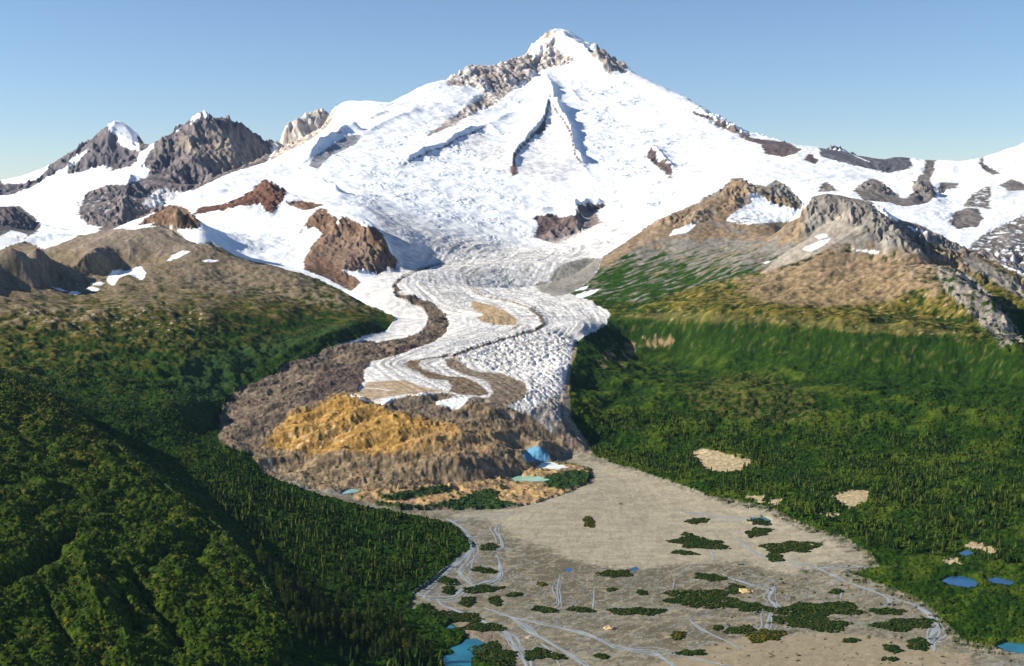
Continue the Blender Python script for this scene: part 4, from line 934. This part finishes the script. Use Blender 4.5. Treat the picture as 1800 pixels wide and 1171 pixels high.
# ------------------------------------------------------------------ split the ground into its named landforms
reg = np.zeros(H.shape, np.int8)                      # 0 volcano
far = sstep(0, 1, (tt > L(3500)) * 1.0) > .5
reg[(snowm > -1) & (tt < L(6800))] = 1               # lower snow basins
def inp(poly): return upm(sdf(poly)) > 0
reg[(tt > L(6800)) & inp([(-700,300),(205,200),(262,264),(250,285),(200,301),(118,306),(0,345),(-700,345)])] = 2
reg[(tt > L(6800)) & inp([(262,262),(361,195),(470,245),(482,262),(460,290),(400,306),(341,334),(307,340),(256,374),(179,402),(135,377),(154,335),(256,312),(250,285)])] = 3
reg[(tt > L(6800)) & (XX > .30 * YY) & (tt < L(16000)) & inp([(1580,300),(1640,275),(1900,180),(1900,480),(1700,440),(1560,380),(1490,340),(1500,300)])] = 4
reg[inp(FARRIDGE)] = 5
reg[inp(KNOB)] = 6; reg[inp(RIB)] = 7; reg[inp(CONE)] = 8
reg[(mICE > .5) & (tt < L(7100))] = 9
reg[(deb > .5) & (mICE > .3) & (tt < L(7100))] = 10
reg[(mLR > .5)] = 11
reg[(mLL > .5)] = 12
reg[(mLR > .5) & (H < 262) & (tt < L(5000))] = 13
reg[(mLR > .5) & inp([(1640,460),(1700,436),(1800,480),(2200,560),(2200,700),(1850,650),(1760,600),(1690,545)])] = 11
reg[(mLR > .5) & (H < 75) & (tt < L(3050))] = 14
reg[(mLL > .5) & (H < 130) & (tt < L(3050))] = 14
reg[mFORE > .5] = 15
reg[(mOUT > .5)] = 16
reg[mHUM > .5] = 17
reg[tt > L(16500)] = 18
NAMES = [("mountain", "tallest snow covered volcanic cone with a blunt rocky summit, in the centre of the skyline", "volcano", M_SNOW),
 ("snow_field", "smooth white snow basin between the brown knob and the left ridge", "snow field", M_SNOW),
 ("mountain", "leftmost pointed dark peak with a small white snow cap", "mountain", M_SNOW),
 ("mountain", "jagged bare rock mountain with pale fluted faces, between the capped peak and the volcano", "mountain", M_SNOW),
 ("mountain", "snowy mountain slope with dark rock outcrops at the right edge of the view", "mountain", M_SNOW),
 ("mountain", "far bluish rock ridge with one snow strip on the skyline right of the volcano", "ridge", M_SNOW),
 ("rock_knob", "round brown rock knob at the left side of the glacier, shadow falling to its right", "rock knob", M_ROCK),
 ("rock_ridge", "dark reddish brown rock rib standing out of the snow above the knob", "rock rib", M_ROCK),
 ("rock_cone", "small low brown cone behind the left ridge", "hill", M_ROCK),
 ("glacier", "long white crevassed glacier winding in an S down the valley", "glacier", M_ICE),
 ("moraine", "rounded debris covered glacier snout, brown with an ochre orange middle", "moraine", M_DEB),
 ("mountain", "grey and tan rocky ridge with jagged crests on the right of the glacier", "mountain", M_ROCK),
 ("hill", "broad left ridge, bare tan above and green below, with a shaded hollow", "ridge", M_VEG),
 ("hillside", "steep dark green scrub slope below the right ridge", "hillside", M_VEG),
 ("forest_floor", "flat green valley floor under the trees", "ground", M_VEG),
 ("hill", "nearest dark green hill in the lower left, gullied and scrub covered", "hill", M_VEG),
 ("outwash_plain", "wide pale grey gravel and silt plain below the glacier", "plain", M_PLAIN),
 ("old_moraine", "low orange and green hummocks between the debris snout and the gravel plain", "hummocks", M_DEB),
 ("distant_ground", "ground beyond the mountains", "ground", M_SNOW)]
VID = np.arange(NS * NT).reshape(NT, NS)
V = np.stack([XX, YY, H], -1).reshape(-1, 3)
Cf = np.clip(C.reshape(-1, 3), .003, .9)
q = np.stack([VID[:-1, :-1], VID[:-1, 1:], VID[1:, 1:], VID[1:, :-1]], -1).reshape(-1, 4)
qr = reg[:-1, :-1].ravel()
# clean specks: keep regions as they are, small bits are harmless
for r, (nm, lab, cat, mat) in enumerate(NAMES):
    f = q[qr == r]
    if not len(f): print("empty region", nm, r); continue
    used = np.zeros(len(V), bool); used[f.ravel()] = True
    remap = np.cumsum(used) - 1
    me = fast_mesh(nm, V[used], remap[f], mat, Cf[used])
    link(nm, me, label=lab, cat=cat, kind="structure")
print("terrain meshes", round(time.time() - T0, 1))

# ------------------------------------------------------------------ ground lookup for everything that stands on it
def ground_z(s, t):
    fi = np.clip(np.interp(t, T, np.arange(NT)), 0, NT - 1.001); fj = np.clip(np.interp(s, S, np.arange(NS)), 0, NS - 1.001)
    i, j = fi.astype(int), fj.astype(int); a, b = fi - i, fj - j
    return (H[i, j] * (1 - a) * (1 - b) + H[i + 1, j] * a * (1 - b) + H[i, j + 1] * (1 - a) * b + H[i + 1, j + 1] * a * b)
def sample(arr, s, t):
    i = np.clip(np.round(np.interp(t, T, np.arange(NT))).astype(int), 0, NT - 1); j = np.clip(np.round(np.interp(s, S, np.arange(NS))).astype(int), 0, NS - 1)
    return arr[i, j]
surf = Survey(H, S, T)

# ------------------------------------------------------------------ water
def water_mat(name, col, rough, spec=.5):
    m = bpy.data.materials.new(name); m.use_nodes = True
    nt = m.node_tree; b = nt.nodes["Principled BSDF"]
    ge = nt.nodes.new("ShaderNodeNewGeometry"); no = nt.nodes.new("ShaderNodeTexNoise")
    no.inputs["Scale"].default_value = .03; no.inputs["Detail"].default_value = 5
    nt.links.new(ge.outputs["Position"], no.inputs["Vector"])
    cr = nt.nodes.new("ShaderNodeValToRGB")
    cr.color_ramp.elements[0].position = .35; cr.color_ramp.elements[1].position = .65
    cr.color_ramp.elements[0].color = (*[c * .8 for c in col], 1); cr.color_ramp.elements[1].color = (*[min(1, c * 1.2) for c in col], 1)
    nt.links.new(no.outputs[0], cr.inputs[0]); nt.links.new(cr.outputs[0], b.inputs["Base Color"])
    b.inputs["Roughness"].default_value = rough; b.inputs["Specular IOR Level"].default_value = spec
    return m
WM = dict(milk=water_mat("milky_water", (.25, .48, .52), .25), green=water_mat("green_meltwater", (.28, .52, .42), .25), white=water_mat("icy_water", (.66, .78, .80), .4),
          blue=water_mat("deep_blue_water", (.02, .09, .22), .12), teal=water_mat("teal_water", (.015, .13, .20), .12), silt=water_mat("silty_river_water", (.25, .285, .31), .3))
for lab, poly, kind in PONDS:
    q = pond_outline[lab]
    Y = np.exp(q[:, 1]); z = pond_level[lab]
    bm_v = [(float(a * y), float(y), z) for a, y in zip(q[:, 0], Y)]
    me = bpy.data.meshes.new("pond"); me.from_pydata(bm_v, [], [tuple(range(len(bm_v)))]); me.materials.append(WM[kind]); me.update()
    link("pond", me, label=lab, cat="pond", kind="structure")
BR = []
for k, (line, wd) in enumerate(STREAMS):
    BR.append((line, wd, 0))
    if len(line) > 3:
        BR += [(line, wd * .55, 7 + 5 * (k % 3)), (line, wd * .45, -9 - 4 * (k % 2))]
        if wd > 2.8: BR.append((line, wd * .4, 20))
for k, (line, wd, off) in enumerate(BR):
    d = densify(line, False, 4)
    if off:
        q_ = np.linspace(0, 1, len(d)); d = d + (np.sin(q_ * math.pi) * (off + 9 * perlin(q_ * 5, np.full(len(d), k * 2.3), 405)))[:, None] * np.array([1.0, .45])
    # gentle meander
    tt_ = np.arange(len(d))
    nx = perlin(tt_ / 5., np.full(len(d), k * 7.3), 401) * 3; ny = perlin(tt_ / 5., np.full(len(d), k * 5.1 + 90), 402) * 2
    d = d + np.stack([nx, ny], 1)
    q = surf.hit(*d.T)
    Y = np.exp(q[:, 1]); X = q[:, 0] * Y
    for _ in range(2):
        X[1:-1] = (X[:-2] + 2 * X[1:-1] + X[2:]) / 4; Y[1:-1] = (Y[:-2] + 2 * Y[1:-1] + Y[2:]) / 4
    dx, dy = np.gradient(X), np.gradient(Y); n_ = np.hypot(dx, dy) + 1e-6
    w_ = wd * Y / FPX * .85 * (.8 + .9 * perlin(tt_ / 4., np.full(len(d), k * 3.7), 403)) * np.minimum(1, np.minimum(tt_ + 1, len(d) - tt_) / 4) + .3
    rows = []
    for o in (-1, -.33, .33, 1):
        x = X - dy / n_ * w_ * o; y = Y + dx / n_ * w_ * o
        rows.append(np.stack([x, y, ground_z(x / y, np.log(y)) + (.35 if abs(o) < 1 else .15)], 1))
    Vv = np.concatenate(rows); m_ = len(d)
    f = np.array([(a * m_ + i, a * m_ + i + 1, (a + 1) * m_ + i + 1, (a + 1) * m_ + i) for a in range(3) for i in range(m_ - 1)])[:, ::-1]
    link("stream", fast_mesh("stream", Vv, f, WM["silt"]), label="narrow grey blue meltwater channel on the gravel plain", cat="stream", group="braided meltwater channels", kind="structure")

# ------------------------------------------------------------------ plants
def plant_mat(name, vary=.3):
    m = bpy.data.materials.new(name); m.use_nodes = True
    nt = m.node_tree; b = nt.nodes["Principled BSDF"]
    at = nt.nodes.new("ShaderNodeAttribute"); at.attribute_name = "Col"
    ge = nt.nodes.new("ShaderNodeNewGeometry"); no = nt.nodes.new("ShaderNodeTexNoise"); no.inputs["Scale"].default_value = .5; no.inputs["Detail"].default_value = 4
    nt.links.new(ge.outputs["Position"], no.inputs["Vector"])
    mr = nt.nodes.new("ShaderNodeMapRange"); mr.inputs[1].default_value = .3; mr.inputs[2].default_value = .7; mr.inputs[3].default_value = 1 - vary; mr.inputs[4].default_value = 1 + vary
    nt.links.new(no.outputs[0], mr.inputs[0])
    mx = nt.nodes.new("ShaderNodeVectorMath"); mx.operation = 'SCALE'
    nt.links.new(at.outputs["Color"], mx.inputs[0]); nt.links.new(mr.outputs[0], mx.inputs["Scale"]); nt.links.new(mx.outputs[0], b.inputs["Base Color"])
    b.inputs["Roughness"].default_value = .8; b.inputs["Specular IOR Level"].default_value = .05
    return m
M_LEAF = plant_mat("foliage"); M_BARK = plant_mat("bark", .2)

def blob(n_lat=4, n_lon=7, seed=0):
    """one leafy bush: lumpy dome; vertices + triangles, unit size"""
    r = np.random.default_rng(seed); v = [(0, 0, 1.0)]
    for i in range(1, n_lat + 1):
        ph = i / n_lat * math.pi * .56
        for j in range(n_lon):
            th = (j + .5 * (i % 2)) / n_lon * 2 * math.pi; k = .78 + .44 * r.random()
            v.append((math.sin(ph) * math.cos(th) * k, math.sin(ph) * math.sin(th) * k, math.cos(ph) * k * (.8 + .4 * r.random())))
    f = [(0, 1 + j, 1 + (j + 1) % n_lon) for j in range(n_lon)]
    for i in range(n_lat - 1):
        a, b = 1 + i * n_lon, 1 + (i + 1) * n_lon
        for j in range(n_lon):
            f += [(a + j, b + j, b + (j + 1) % n_lon), (a + j, b + (j + 1) % n_lon, a + (j + 1) % n_lon)]
    return np.array(v, f32), np.array(f)
def spire(seed=0, n=6, tiers=4, conifer=True):
    """small tree crown seen from afar: ragged tiers; unit height"""
    r = np.random.default_rng(seed); v = []; f = []
    for k in range(tiers):
        z0 = .06 + .80 * k / tiers; z1 = min(1, z0 + (.42 if conifer else .34))
        R = (.17 * (1 - .75 * k / tiers)) if conifer else .17 * math.sin(math.pi * (.22 + .62 * k / tiers)) * 1.05
        b0 = len(v); ox, oy = (r.random(2) - .5) * .05
        for j in range(n):
            th = (j + r.random() * .6) / n * 2 * math.pi; k2 = .65 + .7 * r.random()
            v.append((ox + R * k2 * math.cos(th), oy + R * k2 * math.sin(th), z0 + (r.random() - .5) * .08))
        v.append((ox * .4, oy * .4, z1))
        if not conifer:
            v[-1] = (ox, oy, min(1, z1))
        f += [(b0 + j, b0 + (j + 1) % n, b0 + n) for j in range(n)]
    return np.array(v, f32), np.array(f)
def scatter(name, protos, X, Y, Z, sx, sz, cols, mat, **k):
    """merge many small plants into one mesh"""
    Vs, Fs, Cs = [], [], []; off = 0
    pick = rng.integers(0, len(protos), len(X)); rot = rng.random(len(X)) * 6.283
    for p, (pv, pf) in enumerate(protos):
        i = np.where(pick == p)[0]
        if not len(i): continue
        c, s_ = np.cos(rot[i])[:, None], np.sin(rot[i])[:, None]
        x = (pv[:, 0] * c - pv[:, 1] * s_) * sx[i][:, None] + X[i][:, None]
        y = (pv[:, 0] * s_ + pv[:, 1] * c) * sx[i][:, None] + Y[i][:, None]
        z = pv[None, :, 2] * sz[i][:, None] + Z[i][:, None]
        Vs.append(np.stack([x, y, z], -1).reshape(-1, 3)); Fs.append((pf[None] + (np.arange(len(i)) * len(pv))[:, None, None] + off).reshape(-1, 3))
        cc = np.repeat(cols[i], len(pv), 0); Cs.append(cc)
        off += len(i) * len(pv)
    me = fast_mesh(name, np.concatenate(Vs), np.concatenate(Fs), mat, np.concatenate(Cs), smooth=False)
    return link(name, me, **k)

# ---- forest
def candidates(n, s0, s1, Y0, Y1):
    y = np.sqrt(rng.random(n) * (Y1 ** 2 - Y0 ** 2) + Y0 ** 2); s_ = s0 + rng.random(n) * (s1 - s0)
    return s_, np.log(y)
WOOD_L = [(455,838),(500,862),(560,882),(640,900),(700,908),(790,925),(828,962),(790,990),(730,1040),(725,1060),(700,1090),(760,1140),(780,1171),(780,1300),(560,1300),(540,1171),(510,1100),(490,1050),(460,1000),(420,930),(380,880),(340,830),(380,800),(430,815)]
WOOD_R = [(1040,800),(1150,828),(1260,866),(1370,893),(1450,930),(1530,965),(1600,975),(1700,985),(2000,1010),(2000,760),(1700,770),(1500,760),(1300,740),(1150,720),(1030,720),(1020,760)]
woodl = upm(sdf(WOOD_L)); woodr = upm(sdf(WOOD_R)); sand = MU([s_ for _, s_ in SANDY], feather=1, rag=2)
s_, t_ = candidates(52000, -.50, .50, 1350, 3700)
wl_, wr_ = sample(woodl, s_, t_), sample(woodr, s_, t_)
cl = 1.3 * perlin(s_ * np.exp(t_) / 160., np.exp(t_) / 160., 500) + .6 * perlin(s_ * np.exp(t_) / 70., np.exp(t_) / 70., 501) + .6 * perlin(s_ * np.exp(t_) / 25., np.exp(t_) / 25., 502)
dens = np.where(wl_ > 0, .75 + .7 * cl, np.where(wr_ > 0, .62 + 1.0 * cl, -1))
ok = (rng.random(len(s_)) < dens) & (sample(sand, s_, t_) < .2) & (sample(mOUT, s_, t_) < .3) & (sample(mICE, s_, t_) < .3) & (sample(mFORE, s_, t_) < .4) & (sample(pondm, s_, t_) < -7)
s_, t_ = s_[ok], t_[ok]; isl = sample(woodl, s_, t_) > 0
yy_ = np.exp(t_); xx_ = s_ * yy_; zz_ = ground_z(s_, t_) - .6
hgt = rng.uniform(6, 17, len(s_)) * np.where(isl & (yy_ < 1980), 1.75, np.where(yy_ > 2700, .85, 1.0))
base_c = np.where(rng.random(len(s_))[:, None] < .5, rgb(.009, .024, .003), rgb(.050, .072, .011)) * rng.uniform(.75, 1.35, (len(s_), 1)).astype(f32)
e_ = (zz_ - CAM_Z) / yy_
scr_y = CY - FPX * np.tan(np.arctan(e_) - PITCH); scr_x = CX + FPX * s_ * 1.0
infr = (scr_y < 1160) & (scr_x > 5) & (scr_x < 1795)
order = np.argsort(np.where(infr, yy_ / hgt, 1e9))
near_i = order[:300]; far_i = order[300:]
protos = [spire(k, 6, 4, True) for k in range(5)] + [spire(k + 20, 6, 5, False) for k in range(5)]
scatter("forest", protos, xx_[far_i], yy_[far_i], zz_[far_i], hgt[far_i] * rng.uniform(.85, 1.25, len(far_i)), hgt[far_i], base_c[far_i], M_LEAF,
        label="open woodland of slender trees on the valley floor", cat="forest", kind="stuff")

# ---- the nearest trees, each a thing with trunk and crown
def crown_mesh(seed, conifer):
    r = np.random.default_rng(seed); v = []; f = []; c = []
    n = 420
    lobes = [(r.normal(0, .05), r.normal(0, .05), r.uniform(.25, .9), r.uniform(.05, .10)) for _ in range(16)]
    for k in range(n):
        if conifer:
            z = .10 + .88 * r.random() ** 1.25; R = .19 * (1 - z) ** .75 * (1 + .3 * math.sin(z * 60)) + .01
            th = r.random() * 6.283; rr = R * r.random() ** .4
            x, y = rr * math.cos(th), rr * math.sin(th)
        else:
            lx, ly, lz, lr_ = lobes[k % 16]; d = r.normal(0, 1, 3); d /= np.linalg.norm(d)
            x, y, z = lx + d[0] * lr_, ly + d[1] * lr_, lz + d[2] * lr_ * 1.5
        a = r.normal(0, 1, 3); a /= np.linalg.norm(a); b = np.cross(a, r.normal(0, 1, 3)); b /= np.linalg.norm(b)
        sz = r.uniform(.018, .040); p = np.array([x, y, z]); i = len(v)
        if conifer: a[2] = -abs(a[2]) * .4
        v += [p - a * sz, p + b * sz * .7, p + a * sz, p - b * sz * .7]; f.append((i, i + 1, i + 2, i + 3))
        t = r.uniform(.7, 1.4); col = (rgb(.018, .038, .005) if conifer else rgb(.058, .082, .013)) * t; c += [col] * 4
    return fast_mesh("crown", np.array(v), np.array(f), M_LEAF, np.array(c), smooth=False)
def trunk_mesh(seed):
    r = np.random.default_rng(seed); v = []; f = []; n = 6
    hs = [0, .25, .5, .75, .95]
    for h_ in hs:
        R = .016 * (1 - h_) + .002; ox = .012 * math.sin(h_ * 5 + seed)
        for j in range(n): v.append((ox + R * math.cos(j * 1.047), R * math.sin(j * 1.047), h_))
    for k in range(len(hs) - 1):
        for j in range(n): f.append((k * n + j, k * n + (j + 1) % n, (k + 1) * n + (j + 1) % n, (k + 1) * n + j))
    for q_ in range(7):                                   # limbs
        h_ = .25 + .09 * q_; th = r.random() * 6.283; i = len(v); dx, dy = math.cos(th), math.sin(th)
        v += [(0, 0, h_ - .008), (0, 0, h_ + .008), (dx * .1, dy * .1, h_ + .07), (dx * .1, dy * .1, h_ + .062)]; f.append((i, i + 1, i + 2, i + 3))
    return fast_mesh("trunk", np.array(v), np.array(f), M_BARK, np.tile(rgb(.16, .13, .10), (len(v), 1)), smooth=False)
CR = [crown_mesh(k, k % 2 == 0) for k in range(8)]; TR = [trunk_mesh(k) for k in range(4)]
for k, i in enumerate(near_i):
    o = bpy.data.objects.new("tree", None); COL.objects.link(o)
    o.location = (float(xx_[i]), float(yy_[i]), float(zz_[i])); o.rotation_euler[2] = float(rng.random() * 6.28); h_ = float(hgt[i]); wdt = h_ * float(rng.uniform(.9, 1.25)); o.scale = (wdt, wdt, h_)
    if isl[i]: describe(o, "slender tree in the dense grove at the lower left edge of the gravel plain", "tree", "trees of the left grove")
    else: describe(o, "slender tree among the open woods right of the gravel plain", "tree", "trees of the right woods")
    for nm, me in (("trunk", TR[k % 4]), ("crown", CR[int(rng.integers(0, 8))])):
        p = bpy.data.objects.new(nm, me); COL.objects.link(p); p.parent = o
print("trees", len(near_i), len(far_i), round(time.time() - T0, 1))

# ---- loose rocks on the plain
for (px_, py_), w_, lab, col in [((1070, 1105), 24, "pale tan boulder standing alone on the smooth silt below the largest thicket", (.46, .33, .20)), ((930, 1121), 16, "pale grey boulder at the fork of the lower left river", (.38, .34, .27)),
                                 ((1091, 886), 9, "small dark boulder on the upper gravel fan", (.10, .09, .07)), ((1310, 1040), 30, "low tan rock outcrop inside the right end of the largest thicket", (.50, .38, .20))]:
    q = surf.hit([px_], [py_])[0]; Y = math.exp(q[1]); X = q[0] * Y; r_ = w_ * Y / FPX / 2
    bv, bf = blob(5, 9, int(px_)); bv = bv * np.array([r_, r_ * .8, r_ * .38], f32); bv += (perlin(bv[:, 0] * 1.3 + px_, bv[:, 1] * 1.3 + bv[:, 2] * 2)[:, None] * r_ * .18).astype(f32)
    bv += np.array([X, Y, float(ground_z(np.array([q[0]]), np.array([q[1]]))[0]) - r_ * .08], f32)
    link("boulder", fast_mesh("boulder", bv, bf, M_PLAIN, np.tile(rgb(*col), (len(bv), 1)), smooth=False), label=lab, cat="boulder")

# ---- bushes over the near hill and lower slopes
s_, t_ = candidates(120000, -.47, .47, 1150, 3300)
gsel = ((sample(green, s_, t_) > .5) | (sample(mottm, s_, t_) > .55)) & (sample(pondm, s_, t_) < -7) & ((sample(mFORE, s_, t_) > .5) | (sample(mottm, s_, t_) > .55) | (rng.random(len(s_)) < .45))
s_, t_ = s_[gsel], t_[gsel]; y_ = np.exp(t_); sz = rng.uniform(1.2, 3.2, len(s_)) * (1 + .4 * (y_ > 2400))
cc = sample(C, s_, t_) * rng.uniform(.8, 1.3, (len(s_), 1)).astype(f32)
BL0 = [blob(3, 6, 50 + k) for k in range(6)]
scatter("scrub", BL0, s_ * y_, y_, ground_z(s_, t_) - sz * .35, sz, sz * rng.uniform(.8, 1.3, len(s_)), cc, M_LEAF, label="dense rounded green bushes over the lower slopes", cat="scrub", kind="stuff")
# ---- shrub thickets standing as islands on the plain
TH = [((860,962),34,11,"small round thicket nearest the left woods' tip, beside the river bend"),((851,1003,),38,11,"oval thicket between two river channels left of the fan"),
 ((788,1022),32,15,"upper of two joined dark thickets beside the left river channel"),((790,1038),28,12,"lower of two joined dark thickets beside the left river channel"),
 ((848,1036),66,13,"long flat thicket across the middle of the left channels"),((822,1058),32,14,"rounded thicket below the long flat left thicket"),((871,1057),26,13,"small thicket right of the rounded one below the long left thicket"),
 ((905,1046),26,8,"tiny flat thicket right of the long left thicket"),((958,1072),42,11,"lone oval thicket on dark silt left of centre"),((1021,1072),46,9,"low oval thicket on dark silt below the centre"),
 ((952,1027),20,6,"tiny brownish bush patch on pale gravel"),((1035,918),22,16,"single olive brown bush clump alone on the smooth fan"),((1226,916),36,11,"small thicket below the dark narrow channel"),
 ((1210,941),22,8,"tiny thicket just above the long right fan thicket"),((1229,955),102,19,"long dark thicket on the right side of the fan"),((1203,972),38,8,"thin thicket strip under the long right fan thicket"),
 ((1332,936),46,15,"wide low thicket between two right hand channels"),((1336,918),40,10,"thicket beside the teal pool"),((1082,1009),48,15,"loose thicket next to the small blue pool"),
 ((1247,1015),48,13,"rounded thicket on wet silt right of centre"),((1230,1052),150,26,"largest thicket, a long dark mass across the lower plain"),((1120,1075),80,15,"left tail of the largest dark thicket"),((1310,1066),76,18,"right end of the largest dark thicket around a sandy spot"),
 ((1075,1037),16,6,"tiny round bush above the largest thicket"),((1129,1042),22,8,"small bush patch at the left tip of the largest thicket"),((1262,1104),20,7,"tiny bush on smooth silt below the largest thicket"),
 ((1301,1108),50,14,"oval thicket left of the lower right river arm"),((1193,1117),28,12,"yellowish small thicket on smooth silt"),((1214,1148),46,11,"flat thicket near the bottom edge right of centre"),
 ((1058,1154),22,10,"small round thicket near the bottom edge at centre"),((977,1154),36,11,"small thicket beside the lower left river fork"),((943,1150),40,22,"dark thicket at the lower left river fork"),
 ((1390,962),84,24,"dark thicket on pale gravel below the teal pool"),((1362,980),34,13,"small thicket touching the narrow channel on pale gravel"),((1293,1036),38,14,"round thicket at the upper right of the largest mass"),
 ((1440,1072),130,30,"broad dark thicket in the lower right of the plain"),((1430,1095),120,26,"front half of the broad lower right thicket"),((1345,1118),62,22,"thicket in front of the broad lower right one, with yellow edge"),
 ((1368,1091),22,10,"tiny thicket between river arm and broad right thicket"),((1590,1098),100,22,"thicket in the bend of the wide right river"),((1495,1126),32,7,"small flat thicket below the broad right one"),
 ((1569,1141),34,12,"small thicket near the right bottom shore"),((1566,1159),26,8,"lowest small thicket near the right bottom"),((1614,1133),46,18,"dark thicket at the end of the wide right river"),
 ((870,1150),70,40,"dark thicket between the teal pond and the river at the bottom"),((800,1085),80,22,"dark thicket below the pale spit at the left shore"),((850,1103),60,18,"dark thicket along the left shore above the teal pond"),
 ((1470,1040),26,8,"tiny thicket beside the short blue side channel"),((1560,1075),50,14,"scrubby thicket inside the right river fork")]
BL = [blob(4, 8, k) for k in range(6)]
for (cx_, cy_), w_, h_, lab in TH:
    q = surf.hit([cx_ - w_ / 2, cx_ + w_ / 2, cx_, cx_], [cy_, cy_, cy_ - h_ / 2, cy_ + h_ / 2])
    Y = np.exp(q[:, 1]); X = q[:, 0] * Y
    x0, y0 = X[:2].mean(), Y[2:].mean(); rx, ry = abs(X[1] - X[0]) / 2, max(4, abs(Y[2] - Y[3]) / 2)
    n = int(min(1500, max(30, 3.14 * rx * ry / 4.2)))
    r = np.sqrt(rng.random(n)) * np.where(rng.random(n) < .14, 1.06, .97); th = rng.random(n) * 6.283
    wob = 1 + .28 * np.sin(2 * th + cx_) + .18 * np.sin(5 * th + cy_)
    bx = x0 + rx * r * np.cos(th) * wob; by = y0 + ry * r * np.sin(th) * wob
    keep = perlin(bx / 14., by / 14., 511) > (-.55 if w_ > 60 else -.9); bx, by = bx[keep], by[keep]; n = len(bx)
    z = ground_z(bx / by, np.log(by)) - .4
    sz = rng.uniform(1.6, 3.6, n) * (1.1 - .4 * r[keep])
    cols = (np.where(rng.random((n, 1)) < .25, rgb(.044, .052, .010), rgb(.013, .030, .006)) * rng.uniform(.7, 1.3, (n, 1))).astype(f32)
    if "brown" in lab or "yellow" in lab: cols = (cols * rgb(1.9, 1.3, .9)).astype(f32)
    scatter("shrub_thicket", BL, bx, by, z, sz * 1.15, sz, cols, M_LEAF, label=lab, cat="thicket", group="shrub thickets on the gravel plain")
print("done", round(time.time() - T0, 1))

# ------------------------------------------------------------------ the air
hz = bpy.data.meshes.new("haze")
x0, x1, y0, y1, z0, z1 = -31000, 31000, -1500, 31500, float(H.min()) - 20, max(float(H.max()), CAM_Z) + 60
hz.from_pydata([(x, y, z) for x in (x0, x1) for y in (y0, y1) for z in (z0, z1)], [], [(0, 1, 3, 2), (4, 6, 7, 5), (0, 4, 5, 1), (2, 3, 7, 6), (0, 2, 6, 4), (1, 5, 7, 3)])
hm = bpy.data.materials.new("air"); hm.use_nodes = True
hn = hm.node_tree
for n_ in list(hn.nodes):
    if n_.type != 'OUTPUT_MATERIAL': hn.nodes.remove(n_)
ho = [n_ for n_ in hn.nodes if n_.type == 'OUTPUT_MATERIAL'][0]
pv = hn.nodes.new("ShaderNodeVolumePrincipled")
pv.inputs["Color"].default_value = (.38, .60, 1.0, 1); pv.inputs["Density"].default_value = HAZE; pv.inputs["Anisotropy"].default_value = .2
hn.links.new(pv.outputs[0], ho.inputs["Volume"])
hz.materials.append(hm)
link("haze", hz, label="thin blue haze in the air over the valley", cat="haze", kind="stuff")
